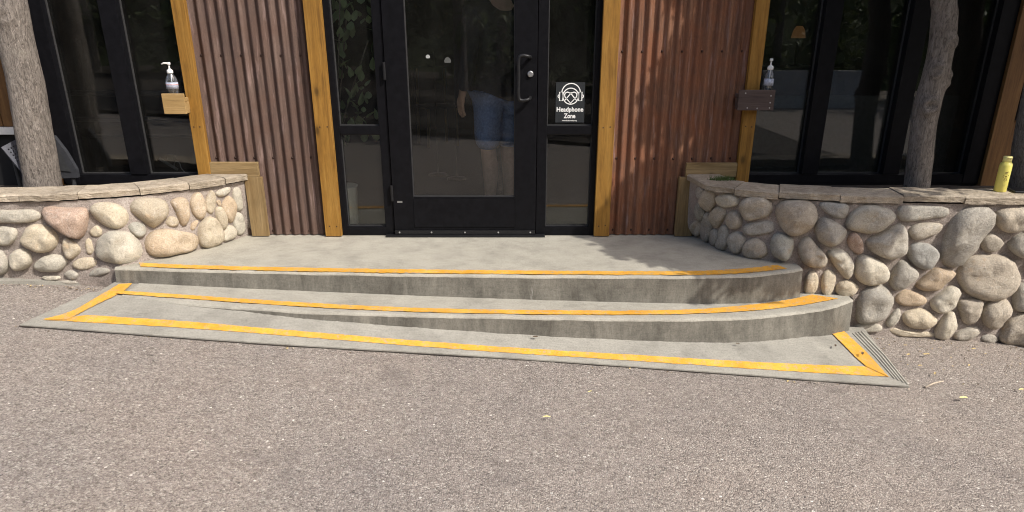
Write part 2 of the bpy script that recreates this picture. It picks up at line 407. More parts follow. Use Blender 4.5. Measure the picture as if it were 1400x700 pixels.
def slab(name, curve, zfun, yb, m, mr, depth, rnd=.014):
    """a cast slab: top sheet back to yb, rounded nose, riser going depth down"""
    n = len(curve); rows = []
    back = [Vector((p.x, yb if not callable(yb) else yb(p.x), zfun(p.x))) for p in curve]
    nose = []
    C = [lip(p, hash(name) % 7) for p in curve]
    nx = []
    for i in range(n):
        d = C[min(i+1, n-1)]-C[max(i-1, 0)]; nx.append(Vector((d.y, -d.x, 0)).normalized())
    top_rows = [[lerp(b, c-w*rnd, t) for b, c, w in zip(back, C, nx)] for t in (0, .5, .85, 1)]
    for a in (30, 60, 90):
        top_rows.append([c-w*rnd*(1-math.sin(R(a)))-Vector((0, 0, rnd*(1-math.cos(R(a))))) for c, w in zip(C, nx)])
    low = [[Vector((c.x, c.y, c.z-rnd-(depth(c.x)-rnd)*t))+w*.012*t for c, w in zip(C, nx)] for t in (.5, 1)]
    sheet(name, top_rows, m, steps, sm=True)
    sheet(name+'_riser', [top_rows[-1]]+low, mr, steps, sm=True)
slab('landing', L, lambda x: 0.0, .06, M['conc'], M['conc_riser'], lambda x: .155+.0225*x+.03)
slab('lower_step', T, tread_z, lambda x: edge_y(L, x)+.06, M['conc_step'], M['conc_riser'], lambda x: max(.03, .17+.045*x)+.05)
# sides of the lower step where it meets the wall on the right
e = T[-1]; MB().add([e, (e.x+.02, e.y+.35, e.z), (e.x+.02, e.y+.35, e.z-.4), (e.x, e.y, e.z-.4)], [(0, 1, 2, 3)]).build('step_end', M['conc_riser'], steps)
# sloping apron: ruled between the foot of the lower step and the road edge
def foot(x):
    return Vector((x, edge_y(T, x)+.03, 0))
def apron_rows():
    n = 60; rows = []
    front = [AF[int(i*(len(AF)-1)/(n-1))] for i in range(n)]
    backx = [lerp(A_LB.x, A_RB.x, i/(n-1)) for i in range(n)]
    back = []
    for i, x in enumerate(backx):
        zf = apron_foot_z(x); back.append(Vector((x, edge_y(T, x)+.05, zf)))
    for k in range(9):
        t = k/8; rows.append([lerp(b, f, t) for b, f in zip(back, front)])
    return rows
FOOT = []
for u, v in ((400, 431), (500, 438.5), (600, 446), (700, 453), (800, 458.5), (1000, 466), (1100, 459), (1166, 452)):
    # depth of the step face above gives the foot height
    y = edge_y(T, at_tread(u, v-12).x)
    for i in range(4):
        p = at_y(u, v, y-.01); y = edge_y(T, p.x)
    FOOT.append((p.x, p.z))
for u_, v_ in ((330, 420), (250, 414), (166, 403)):
    p = at_tread(u_, v_); FOOT.insert(0, (p.x, p.z-(.008 if u_ == 330 else .002)))
def apron_foot_z(x): return min(interp(FOOT, x), tread_z(x)-.003)
AR = apron_rows()
# skirt down to the road
skirt = [Vector((p.x, p.y-.004, p.z-.06)) for p in AR[-1]]
sheet('apron', AR+[skirt], M['conc_apron'], steps, sm=False)
def side(a, b, name):
    MB().add([a, b, Vector(b)-Vector((0, 0, .2)), Vector(a)-Vector((0, 0, .2))], [(0, 1, 2, 3)]).build(name, M['conc_apron'], steps)
jg = [Vector((p.x, p.y-.002, road_z(p.x, p.y)+.0065)) for p in AR[-1]]
def jw(i): return max(.0008, .006+.009*noise.noise((i*.31, 4, 4))+.005*noise.noise((i*1.7, 4, 1)))
sheet('joint_gap', [jg, [p+Vector((0, -jw(i), 0)) for i, p in enumerate(jg)]], M['soil'], steps)
fx = [A_LB.x+.05+.03*i for i in range(10)]
sheet('step_return', [[Vector((x, y, tread_z(x)-.004)) for x in fx] for y in (T[0].y+.035, -.60)], M['conc_apron'], steps)
side(AR[0][0], AR[-1][0], 'apron_side'); side(AR[0][-1], AR[-1][-1], 'apron_side')
def on_apron(u, v, up=0):
    """hit the apron sheet by stepping along the view direction's ground track"""
    z = -.3
    for i in range(25):
        p = at_z(u, v, z); z = .5*z+.5*(apron_z(p.x, p.y)+up)
    return p
def apron_z(x, y):
    best = None
    # invert the ruled surface: find column whose line passes over (x, y)
    n = len(AR[0]); lo = 0
    def sidev(i):
        b = AR[0][i]; f = AR[-1][i]; return (f.x-b.x)*(y-b.y)-(f.y-b.y)*(x-b.x)
    s0 = sidev(0)
    for i in range(1, n):
        s1 = sidev(i)
        if s0 == 0 or s0*s1 <= 0:
            w = abs(s0)/(abs(s0)+abs(s1)+1e-9); b = lerp(AR[0][i-1], AR[0][i], w); f = lerp(AR[-1][i-1], AR[-1][i], w)
            d = f-b; t = ((x-b.x)*d.x+(y-b.y)*d.y)/(d.x*d.x+d.y*d.y); t = max(0, min(1.05, t)); return lerp(b, f, t).z
        s0 = s1
    i = 0 if abs(x-AR[0][0].x) < abs(x-AR[0][-1].x) else n-1
    b = AR[0][i]; f = AR[-1][i]; d = f-b; t = ((x-b.x)*d.x+(y-b.y)*d.y)/(d.x*d.x+d.y*d.y); t = max(0, min(1, t)); return lerp(b, f, t).z
def stripe(pa, pb, put, n=260):
    """painted band between two pixel-traced edges laid 4 mm above its surface, ragged along both edges"""
    A = smooth([Vector((u, v, 0)) for u, v in pa], 10); B = smooth([Vector((u, v, 0)) for u, v in pb], 10)
    def samp(P, t):
        x = t*(len(P)-1); i = min(int(x), len(P)-2); return lerp(P[i], P[i+1], x-i)
    ra = []; rb = []; rm = []
    for i in range(n+1):
        a = samp(A, i/n); b = samp(B, i/n)
        j = .55*noise.noise((i*.9, 3, a.y))+.35*noise.noise((i*.17, 5, a.y)); k = .55*noise.noise((i*.9, 7, b.y))+.4*noise.noise((i*.2, 9, b.y))
        pa_, pb_ = put(a.x, a.y+j), put(b.x, b.y+k); m_ = put((a.x+b.x)/2, (a.y+b.y)/2)
        ra.append(pa_); rm.append(m_); rb.append(pb_)
    sheet('yellow_stripe', [ra, rm, rb], M['yellow'], steps)
stripe([(190, 359), (260, 362), (400, 365.5), (550, 368), (700, 369.5), (850, 370.5), (960, 370), (1020, 366.5), (1062, 362)],
       [(192, 364), (260, 367), (400, 370.5), (550, 373), (700, 374.5), (850, 375.5), (965, 375.5), (1030, 372), (1076, 367)], lambda u, v: at_z(u, v, .004))
stripe([(163, 397), (240, 402), (400, 412.5), (550, 420), (700, 423.5), (850, 424.5), (950, 422.5), (1030, 416), (1080, 409), (1110, 402.5)],
       [(158, 401), (240, 407), (400, 418), (550, 425.5), (700, 429), (850, 430), (955, 428.5), (1040, 423.5), (1095, 417), (1146, 408)], lambda u, v: at_tread(u, v, .0045))
stripe([(120, 430.5), (250, 439), (400, 451.5), (550, 464), (700, 475), (850, 484), (1000, 493), (1100, 498), (1184, 501)],
       [(58, 437), (250, 448), (400, 459.5), (550, 471.5), (700, 482.5), (850, 492), (1000, 502), (1100, 508.5), (1216, 515)], lambda u, v: on_apron(u, v, .003))
stripe([(163, 388), (134, 405), (98, 425), (60, 436)], [(181, 387), (165, 400), (128, 418), (92, 437)], lambda u, v: on_apron(u, v, .0055), 90)
stripe([(1137, 455), (1158, 476), (1172, 490), (1185, 501)], [(1154, 452.5), (1175, 472), (1192, 489), (1215, 515)], lambda u, v: on_apron(u, v, .0055), 90)
# grooved ribs along the right hand edge and a tooled margin on the left and front
def rib(pts, put, w, m=M['conc_apron'], name='groove_rib'):
    P = [put(u, v) for u, v in pts]; mb = MB(); mb.tube([p-Vector((0, 0, w*.35)) for p in P], w, 6); mb.build(name, m, steps)
for k in range(4):
    t = k/3; rib([(lerp(1166, 1178, t), lerp(456, 453.5, t)), (lerp(1196, 1210, t), lerp(487, 487, t)), (lerp(1223, 1241, t), lerp(518, 526, t))], lambda u, v: on_apron(u, v, .0005), .0075, M['conc_step'])

# ------------------------------------------------------------------ planter walls
ZC = .41
class Wall:
    """front surface of a curved wall, traced by its top and its foot (plan curves y(x)); s=+1 for the right hand wall"""
    def __init__(s, top, base, sg): s.top = top; s.base = base; s.sg = sg
    def y(s, x, z):
        t = max(0, min(1, (ZC-z)/(ZC+.02))); return lerp(interp(s.top, x), interp(s.base, x), t)
    def hit(s, u, v):
        d = ray(u, v); k = 3.0
        while k < 6.5:
            p = EYEP+d*k
            if p.y >= s.y(p.x, p.z): break
            k += .004
        return p
    def normal(s, p):
        e = .02; gx = (s.y(p.x+e, p.z)-s.y(p.x-e, p.z))/(2*e); gz = (s.y(p.x, p.z+e)-s.y(p.x, p.z-e))/(2*e)
        return Vector((gx, -1, gz)).normalized()
def curve_tab(pts): 
    q = sorted((p.x, p.y) for p in smooth(pts, 6)); return q
lt = [at_z(u, v, ZC) for u, v in ((0, 267), (60, 266), (120, 263), (180, 259), (240, 252.5), (290, 246), (322, 241))]
left_top = [(-9, -.56), (-6, -.62), (-4, -.66)] + [(p.x, p.y+.03) for p in lt] + [(-1.700, .02)]
lb = [at_z(u, v, 0) for u, v in ((162, 366), (210, 356), (240, 350), (272, 342), (300, 335), (318, 329))]
left_base = [(-9, -.56), (-6, -.61), (-4, -.645), (-3, -.655), (-2.6, -.655), (-2.4, -.65)] + [(p.x+.005, p.y+.03) for p in lb if p.x > -2.3] + [(-1.755, .02)]
rt = [at_z(u, v, ZC) for u, v in ((951, 246), (967, 251.5), (986, 254.5), (1010, 257), (1060, 261.5), (1100, 264), (1150, 266), (1250, 268), (1330, 269.5), (1400, 269.5))]
right_top = [(1.135, .02)] + [(p.x, p.y+.03) for p in rt] + [(4, -.68), (6, -.64), (9, -.58)]
rb = [at_z(u, v, 0) for u, v in ((948, 323), (967, 333), (986, 343), (1010, 351), (1034, 356))]
right_base = [(1.195, .02)] + [(p.x+.01, p.y+.03) for p in rb] + [(1.6, -.63), (1.8, -.66), (2.2, -.67), (3, -.66), (4, -.65), (6, -.62), (9, -.56)]
WL = Wall(sorted(left_top), sorted(left_base), -1); WR = Wall(sorted(right_top), sorted(right_base), 1)

def wall_core(name, W, x0, x1, parent):
    """the mortar body: a displaced front skin, closed behind"""
    xs = []
    x = x0
    while x < x1: xs.append(x); x += .02 if abs(x) < 3.2 else .08
    xs.append(x1); zs = [ZC-.045-i*.022 for i in range(44)]
    rows = []
    for z in zs:
        r = []
        for x in xs:
            y = W.y(x, z); r.append(Vector((x, y-.006+.012*noise.fractal((x*9, y*9, z*9), 1.0, 2.0, 3), z)))
        rows.append(r)
    o = sheet(name, rows, M['mortar'], parent, sm=True); return o

def stone(poly, W, m, parent, org, sc, h=None, grow=1.035, shift=(0, 0, 0), seed=0, name='stone'):
    px = [Vector((org[0]+a/sc, org[1]+b/sc, 0)) for a, b in poly]
    ol = smooth(px, 3, True); n = 22
    # resample evenly
    Ls = [0]
    for i in range(len(ol)): Ls.append(Ls[-1]+(ol[(i+1) % len(ol)]-ol[i]).length)
    out = []
    for k in range(n):
        t = Ls[-1]*k/n; i = max(j for j in range(len(ol)) if Ls[j] <= t+1e-9)
        f = (t-Ls[i])/max(1e-6, Ls[i+1]-Ls[i]); out.append(lerp(ol[i], ol[(i+1) % len(ol)], f))
    c = sum(out, Vector((0, 0, 0)))/n
    cw = W.hit(c.x, c.y); nm = W.normal(cw)
    ww = max(p.x for p in out)-min(p.x for p in out); hh = max(p.y for p in out)-min(p.y for p in out)
    size = min(ww, hh)/230.0
    if h is None: h = max(.018, min(.075, size*.42))
    rings = [(1.0, -.05), (1.0, 0.0), (.975, .36), (.90, .64), (.74, .86), (.52, .965), (.26, 1.0)]
    V = []; F = []
    hits = [W.hit(p.x, p.y) for p in out]
    rs = random.Random(seed); tx, ty = rs.uniform(-.22, .22), rs.uniform(-.22, .22)
    for q, (r, dz) in enumerate(rings):
        for k in range(n):
            p = lerp(cw, hits[k], r*grow)
            p = p+nm*(dz*h if q else -.045)
            if q > 1:
                rel = (out[k]-c)*r
                p = p+nm*h*(tx*rel.x/max(ww, 1)+ty*rel.y/max(hh, 1))*dz
                p = p+nm*h*.38*noise.noise(p*13+Vector((seed, 0, 0)))+nm*h*.13*noise.noise(p*38)
            V.append(p-cw)
    for q in range(len(rings)-1):
        for k in range(n): F.append((q*n+k, q*n+(k+1) % n, (q+1)*n+(k+1) % n, (q+1)*n+k))
    V.append(nm*h*(1.0+.38*noise.noise((cw+nm*h)*13+Vector((seed, 0, 0))))); b = (len(rings)-1)*n
    for k in range(n): F.append((b+k, b+(k+1) % n, len(V)-1))
    F.append(tuple(range(n)))
    me = bpy.data.meshes.new(name); me.from_pydata(V, [], F)
    bm = bmesh.new(); bm.from_mesh(me); bmesh.ops.recalc_face_normals(bm, faces=bm.faces); bm.to_mesh(me); bm.free()
    o = link(name, me, M[m], parent, True); o.location = cw+Vector(shift); return o

A = ((0, 230), 4.117); B = ((160, 230), 4.117); C = ((930, 230), 5.385); D = ((1040, 250), 4.375); E_ = ((1150, 260), 4.667)
F_ = ((1250, 250), 4.667); G = ((1150, 370), 6.364); H_ = ((1260, 370), 6.364)
LEFT = [
 (A, 's_pale', [(-90,262),(-60,236),(0,230),(100,232),(190,232),(232,262),(225,288),(160,305),(60,303),(-50,303)]),
 (A, 's_pink', [(240,245),(270,214),(400,222),(490,222),(502,290),(470,385),(400,383),(300,320)]),
 (A, 's_cream', [(512,235),(560,196),(640,196),(700,225),(726,270),(710,320),(650,340),(570,310)]),
 (A, 's_cream', [(512,350),(545,320),(578,345),(575,375),(545,388),(515,375)]),
 (A, 's_pale', [(-40,380),(0,330),(50,325),(100,340),(103,385),(70,425),(30,430),(-20,420)]),
 (A, 's_cream', [(133,380),(165,325),(240,315),(305,350),(330,400),(310,450),(250,470),(180,450),(140,420)]),
 (A, 's_cream', [(365,400),(390,390),(440,425),(462,460),(420,505),(385,505),(362,460)]),
 (A, 's_cream', [(483,415),(500,393),(520,410),(530,465),(510,485),(490,470)]),
 (A, 's_pale', [(548,440),(580,380),(660,355),(740,365),(790,415),(804,470),(770,520),(680,540),(590,520),(555,480)]),
 (A, 's_pale', [(62,490),(100,455),(150,450),(190,505),(170,550),(110,572),(75,540)]),
 (A, 's_pale', [(195,540),(250,495),(310,482),(370,500),(380,530),(340,575),(260,583),(215,565)]),
 (A, 's_cream', [(412,535),(440,510),(510,500),(548,520),(540,550),(480,572),(425,560)]),
 (A, 's_grey', [(-70,500),(-20,455),(10,455),(40,490),(60,545),(40,585),(-20,590),(-60,560)]),
 (A, 's_pale', [(240,610),(290,600),(345,612),(330,625),(270,628)]),
 (A, 's_grey', [(365,595),(395,572),(445,585),(440,615),(400,625)]),
 (A, 's_grey', [(500,595),(540,560),(600,560),(625,580),(570,605),(520,608)]),
 (A, 's_grey', [(345,634),(400,627),(450,640),(400,650)]),
 (B, 's_cream', [(72,215),(105,175),(170,165),(250,175),(283,215),(275,270),(215,330),(185,330),(120,280),(80,245)]),
 (B, 's_tan', [(298,190),(345,162),(390,175),(400,225),(398,290),(375,325),(350,305),(325,240)]),
 (B, 's_cream', [(270,300),(295,270),(335,280),(343,315),(315,333),(280,325)]),
 (B, 's_tan', [(408,190),(430,145),(465,138),(492,190),(490,255),(465,288),(430,265),(412,230)]),
 (B, 's_cream', [(497,165),(525,122),(550,150),(552,205),(530,255),(500,240),(490,200)]),
 (B, 's_pale', [(550,135),(590,110),(630,103),(632,128),(590,158),(560,155)]),
 (B, 's_tan', [(585,205),(620,155),(655,185),(662,240),(640,305),(615,290),(590,240)]),
 (B, 's_pale', [(650,120),(680,105),(697,150),(700,225),(670,235),(650,190)]),
 (B, 's_cream', [(555,220),(585,220),(610,265),(612,320),(590,345),(565,300),(550,260)]),
 (B, 's_green', [(60,330),(95,303),(155,320),(158,365),(130,390),(90,375)]),
 (B, 's_tan', [(155,420),(190,360),(270,340),(350,355),(430,370),(455,415),(430,460),(350,480),(250,500),(180,480)]),
 (B, 's_cream', [(452,350),(480,290),(530,272),(580,320),(592,380),(560,430),(500,448),(460,420)]),
 (B, 's_tan', [(410,340),(420,305),(452,292),(445,320),(425,350)]),
 (B, 's_pale', [(592,400),(610,330),(640,320),(665,350),(655,390),(610,408)]),
 (B, 's_pale', [(650,310),(665,250),(700,262),(715,330),(700,365),(670,370)]),
 (B, 's_tan', [(555,185),(575,178),(582,200),(570,215)]),
]
RIGHT = [
 (C, 's_grey', [(120,170),(140,135),(165,150),(170,200),(145,225),(125,200)]),
 (C, 's_taupe', [(152,210),(175,165),(230,160),(270,200),(265,260),(225,305),(180,290),(155,250)]),
 (C, 's_pale', [(268,220),(310,185),(390,185),(435,220),(430,265),(370,287),(300,270)]),
 (C, 's_green', [(103,300),(130,250),(160,260),(190,310),(170,370),(130,370)]),
 (C, 's_taupe', [(232,335),(280,280),(330,290),(345,340),(310,400),(280,440),(250,410)]),
 (C, 's_taupe', [(340,370),(365,320),(410,310),(450,345),(462,400),(430,445),(380,440),(350,410)]),
 (C, 's_taupe', [(440,265),(490,215),(580,210),(650,225),(680,290),(650,350),(560,375),(490,380),(455,330)]),
 (C, 's_grey', [(465,440),(500,405),(600,390),(680,382),(700,420),(690,460),(600,490),(500,490)]),
 (C, 's_taupe', [(78,430),(110,385),(150,395),(165,450),(140,492),(100,480)]),
 (C, 's_grey', [(158,460),(175,350),(210,320),(240,370),(240,450),(215,530),(180,545),(160,510)]),
 (C, 's_grey', [(222,520),(235,460),(265,445),(290,480),(280,550),(250,572),(228,560)]),
 (C, 's_grey', [(275,550),(300,440),(335,415),(365,460),(360,560),(325,605),(285,590)]),
 (C, 's_grey', [(362,520),(385,475),(440,465),(488,510),(480,580),(430,625),(385,600),(365,560)]),
 (C, 's_taupe', [(465,600),(500,530),(570,515),(630,555),(652,620),(600,658),(510,655)]),
 (D, 's_taupe', [(88,170),(120,115),(200,102),(290,110),(335,165),(320,250),(260,300),(180,312),(120,260)]),
 (D, 's_blue', [(345,130),(370,112),(450,115),(520,130),(515,190),(470,215),(410,190),(370,160)]),
 (D, 's_grey', [(318,270),(350,215),(400,208),(500,270),(503,310),(470,365),(400,378),(340,340)]),
 (D, 's_green', [(57,370),(80,310),(130,300),(195,340),(195,400),(160,462),(100,450),(65,410)]),
 (D, 's_taupe', [(222,390),(245,330),(290,320),(330,370),(390,440),(385,490),(350,503),(270,490),(235,440)]),
 (D, 's_pale', [(400,410),(470,390),(530,440),(548,500),(530,560),(500,567),(450,510),(420,460)]),
 (D, 's_cream', [(258,620),(270,550),(310,522),(340,560),(335,630),(300,668),(265,655)]),
 (D, 's_cream', [(358,610),(370,540),(400,515),(442,545),(440,600),(410,670),(370,670)]),
 (D, 's_cream', [(448,650),(455,595),(500,577),(550,590),(582,625),(540,670),(490,688)]),
 (D, 's_pink', [(512,340),(530,300),(565,295),(605,350),(608,400),(580,425),(540,400),(518,370)]),
 (E_, 's_pale', [(28,210),(60,140),(140,95),(250,100),(330,140),(320,190),(240,250),(150,272),(60,250)]),
 (E_, 's_grey', [(355,130),(375,95),(500,95),(620,97),(688,125),(660,165),(560,180),(420,195),(365,180)]),
 (E_, 's_taupe', [(425,260),(470,215),(560,203),(637,215),(620,260),(540,300),(460,310)]),
 (E_, 's_grey', [(155,320),(200,290),(300,240),(380,210),(412,290),(408,360),(350,430),(270,425),(180,380)]),
 (E_, 's_blue', [(418,380),(460,335),(540,335),(600,375),(605,430),(560,490),(490,490),(430,440)]),
 (E_, 's_pale', [(82,530),(100,430),(140,408),(240,445),(292,500),(280,560),(200,598),(120,585)]),
 (E_, 's_grey', [(300,590),(330,500),(380,440),(440,480),(475,530),(420,590),(350,632)]),
 (E_, 's_tan', [(465,605),(500,570),(580,495),(640,495),(710,510),(700,550),(620,620),(530,638)]),
 (F_, 's_grey', [(162,470),(175,380),(220,250),(290,175),(380,150),(480,160),(488,230),(450,310),(370,420),(290,510),(220,528),(175,510)]),
 (F_, 's_taupe', [(505,210),(530,170),(600,155),(720,150),(730,230),(680,290),(600,312),(530,280)]),
 (F_, 's_taupe', [(412,380),(440,335),(490,318),(555,365),(555,400),(500,430),(440,425)]),
 (F_, 's_taupe', [(268,600),(290,520),(370,460),(470,455),(570,465),(630,520),(655,590),(620,680),(520,740),(420,740),(320,690)]),
 (F_, 's_grey', [(595,390),(630,340),(700,310),(800,330),(800,440),(700,475),(620,440)]),
 (F_, 's_grey', [(690,520),(720,500),(790,510),(790,570),(720,580)]),
 (G, 's_grey', [(120,400),(140,220),(240,140),(350,115),(430,200),(435,290),(360,400),(250,440),(140,435)]),
 (G, 's_tan', [(465,230),(520,165),(600,165),(700,210),(735,260),(660,300),(540,300),(480,270)]),
 (G, 's_pale', [(385,450),(430,370),(490,320),(508,360),(480,440),(420,490)]),
 (G, 's_cream', [(525,410),(560,350),(700,325),(790,380),(825,430),(780,480),(680,500),(580,480)]),
 (G, 's_pale', [(110,470),(200,450),(340,470),(330,520),(200,530),(130,500)]),
 (G, 's_cream', [(400,510),(450,490),(560,520),(780,530),(790,572),(500,565)]),
 (H_, 's_pale', [(65,270),(100,220),(220,130),(270,125),(320,170),(310,230),(240,320),(150,355),(80,325)]),
 (H_, 's_pale', [(100,550),(130,470),(200,370),(260,350),(298,430),(280,510),(200,580),(120,580)]),
 (H_, 's_taupe', [(305,290),(330,245),(500,240),(510,280),(460,420),(410,455),(350,440)]),
 (H_, 's_taupe', [(505,370),(540,290),(640,250),(730,250),(752,320),(700,440),(610,500),(540,460)]),
 (H_, 's_grey', [(275,560),(330,510),(450,480),(505,520),(460,570),(370,605),(290,590)]),
 (H_, 's_grey', [(505,580),(550,545),(630,560),(650,610),(590,630),(520,605)]),
 (H_, 's_grey', [(780,270),(800,150),(830,105),(960,130),(960,330),(850,345),(790,330)]),
 (H_, 's_taupe', [(665,590),(730,440),(820,380),(960,360),(960,640),(820,640),(700,625)]),
]
def cap_stones(W, cuts, parent, width, seed):
    """flagstone coping pieces between the given x stations, broken front edges, 2-6 mm open joints"""
    for i, (a, b) in enumerate(zip(cuts, cuts[1:])):
        rs = random.Random(seed+i); mb = MB()
        n = max(4, int(abs(b-a)/.035)); th = .037+rs.uniform(-.002, .005); zt = ZC+rs.uniform(-.004, .004); jut = rs.uniform(-.004, .006)
        rows = []
        for k in range(n+1):
            x = lerp(a+.0015, b-.0015, k/n)
            y = interp(W.top, x); g = (interp(W.top, x+.03)-interp(W.top, x-.03))/.06; g = max(-6, min(6, g))
            nm = Vector((g, -1, 0)).normalized()
            p = Vector((x, y, 0))
            # keep the coping along the wall end from running through the facade
            j1 = .03+jut+.009*noise.noise((x*24, i, 0))+.005*noise.noise((x*70, i, 4)); j2 = .03+jut+.010*noise.noise((x*28, i, 8))-.004
            f_t = p+nm*j1; f_b = p+nm*j2; bk = p-nm*width
            def lim(q): return Vector((q.x, min(q.y, -.034), q.z))
            f_t, f_b, bk = lim(f_t), lim(f_b), lim(bk)
            zz = .004*noise.noise((x*12, i, 2))
            rows.append([bk+Vector((0, 0, zt-th)), bk+Vector((0, 0, zt+zz)), lerp(bk, f_t, .55)+Vector((0, 0, zt+.003*noise.noise((x*20, i, 5)))), lerp(bk, f_t, .93)+Vector((0, 0, zt+zz)), f_t+Vector((0, 0, zt-.007+zz)),
                         lerp(f_t, f_b, .5)+nm*.006*noise.noise((x*50, 9, i))+Vector((0, 0, zt-th*.55)), f_b+Vector((0, 0, zt-th+.004*noise.noise((x*40, 5, i))))])
        V = [q for r in rows for q in r]; F = []; m = 7
        for k in range(n):
            for j in range(m): F.append((k*m+j, k*m+(j+1) % m, (k+1)*m+(j+1) % m, (k+1)*m+j))
        F.append(tuple(range(m))); F.append(tuple(n*m+j for j in range(m-1, -1, -1)))
        mb.add(V, F); o = mb.build('cap_stone', M['flag'], parent)
        bm = bmesh.new(); bm.from_mesh(o.data); bmesh.ops.recalc_face_normals(bm, faces=bm.faces); bm.to_mesh(o.data); bm.free()
wl = empty('planter_wall', (0, 0, 0)); tag(wl, 'low cream river stone planter wall with flagstone cap at the left trunk', 'stone wall', 'river stone planter walls')
wr = empty('planter_wall', (0, 0, 0)); tag(wr, 'tall grey river stone planter wall under the yellow spray can', 'stone wall', 'river stone planter walls')
wall_core('mortar', WL, -8.5, -1.703, wl); wall_core('mortar', WR, 1.136, 8.5, wr)
for i, (o, m, p) in enumerate(LEFT):
    stone(p, WL, m, wl, o[0], o[1], seed=i+1)
for i, (o, m, p) in enumerate(RIGHT):
    stone(p, WR, m, wr, o[0], o[1], seed=i+101)
# the walls run on beyond the frame with the same sort of stones
for s in range(3):
    for i, (o, m, p) in enumerate(LEFT):
        if o is A and i not in (0, 8, 12): q = stone(p, WL, m, wl, o[0], o[1], seed=i+300+s, shift=(-.86*(s+1), 0, 0)); q.location.y = WL.y(q.location.x, q.location.z); q.location.z += -road_z(0, 0)*0+.04
    for i, (o, m, p) in enumerate(RIGHT):
        if o in (E_, F_, G, H_) and i not in (36, 37, 50, 51): q = stone(p, WR, m, wr, o[0], o[1], seed=i+400+s, shift=(1.02*(s+1), 0, 0)); q.location.y = WR.y(q.location.x, q.location.z)
def xs_at(W, us, vs): return [at_z(u, v, ZC).x for u, v in zip(us, vs)]
cap_stones(WL, [-8.4, -7.2, -6.3, -5.2, -4.3, -3.4]+xs_at(WL, (23, 100, 182, 250, 300), (267, 265, 260, 252, 245))+[-1.712], wl, .20, 11)
cap_stones(WR, [1.137]+xs_at(WR, (1010, 1068, 1151, 1238, 1321), (258, 262, 266, 268, 269))+[2.98, 3.7, 4.5, 5.3, 6.2, 7.2, 8.4], wr, .20, 51)
# narrow concrete strip at the foot of the left wall
P0 = [at_road(u, v, .02) for u, v in ((-200, 388), (0, 384), (80, 385), (158, 387))]; P1 = [p+Vector((0, .12, .0)) for p in P0]
tag(sheet('concrete_strip', [P0, P1], M['conc_apron'], thick=.1), 'thin concrete strip between asphalt and the left stone wall', kind='structure')
# planter soil
for nm, W, x0, x1 in (('planter_soil', WL, -8.4, -1.75), ('planter_soil', WR, 1.25, 8.4)):
    n = 60; xx = [lerp(x0, x1, i/n) for i in range(n+1)]
    rows = [[Vector((x, min(-.01, lerp(interp(W.top, x)+.06, -.01, t)), .335+.012*noise.noise((x*6, t*4, 0)))) for x in xx] for t in (0, .25, .5, .75, 1)]
    tag(sheet(nm, rows, M['soil'], sm=True), 'dark bare soil inside the planter', kind='structure')

# ------------------------------------------------------------------ the building front
bd = empty('shop_building', (0, 0, 0)); tag(bd, 'rusty corrugated shop front with black glazed door between two stone planters', 'building')
def post(x0, x1, z0=0.004, z1=2.75, m='post', y0=-.035, y1=.05): return box('timber_post', (x0, y0, z0), (x1, y1, z1), M[m], bd, bevel=.003)
post(-1.226, -1.121); post(.538, .638); post(-2.000, -1.920, z0=.30); post(1.432, 1.512, z0=.30)
def corrugated(x0, x1, m, screws):
    pitch = .0605; amp = .0115; n = int((x1-x0)/pitch*10); zs = [0.006+i*.09 for i in range(31)]
    rows = []
    for z in zs: rows.append([Vector((x, .012-amp*math.cos((x-x0)/pitch*2*math.pi)+.0015*noise.noise((x*3, z*3, 1)), z)) for x in [lerp(x0, x1, i/n) for i in range(n+1)]])
    o = sheet('corrugated_panel', rows, M[m], bd, sm=True)
    for z, off in screws:
        k = 0
        x = x0+pitch*(.5+off)
        while x < x1-.02:
            mb = MB(); mb.lathe([(.0075, 0), (.0075, .002), (.005, .003), (.0045, .007), (0.0005, .0075)], 8)
            s = mb.build('screw', M['screw'], o, True); s.rotation_euler = (R(90), 0, 0); s.location = (x, .012-amp*1.0*(-math.cos(math.pi*0)) *-1*0-amp+.0005+.0165*0, z+.003*noise.noise((x*9, z, 0)))
            s.location.y = .012+amp*math.cos(0)*(-1)*(-1 if False else 1)*0-amp-.000 if False else .012-amp*math.cos((x-x0)/pitch*2*math.pi)
            x += pitch*2
    return o
corrugated(-1.920, -1.226, 'rust_left', ((1.118, 0), (.505, 0), (.03, 1)))
corrugated(.638, 1.432, 'rust_right', ((1.14, 0), (.50, 0), (.035, 0)))
for x0, x1 in ((-1.226, -1.121), (.538, .638), (-2.0, -1.92), (1.432, 1.512)):
    for z in (.075, .70):
        if z < .3 and abs(x0+x1) > 2.8: continue
        for f in (.28, .74):
            q = MB().lathe([(.0042, 0), (.0042, .0012), (.002, .0016)], 7).build('nail', M['screw'], bd); q.rotation_euler = (R(90), 0, 0); q.location = (lerp(x0, x1, f)+.006*noise.noise((x0, z, f)), -.0352, z+.012*noise.noise((x0*3, z, f*5)))
# trim boards where the planter walls meet the sheeting
box('trim_board', (-1.920, -.031, .392), (-1.617, .0, .484), M['trim_h'], bd, bevel=.003)
box('trim_board', (-1.712, -.032, .004), (-1.602, .0, .390), M['trim'], bd, bevel=.003)
box('trim_board', (1.108, -.031, .392), (1.432, .0, .480), M['trim_h'], bd, bevel=.003)
box('trim_board', (1.070, -.032, .004), (1.185, .0, .390), M['trim'], bd, bevel=.003)

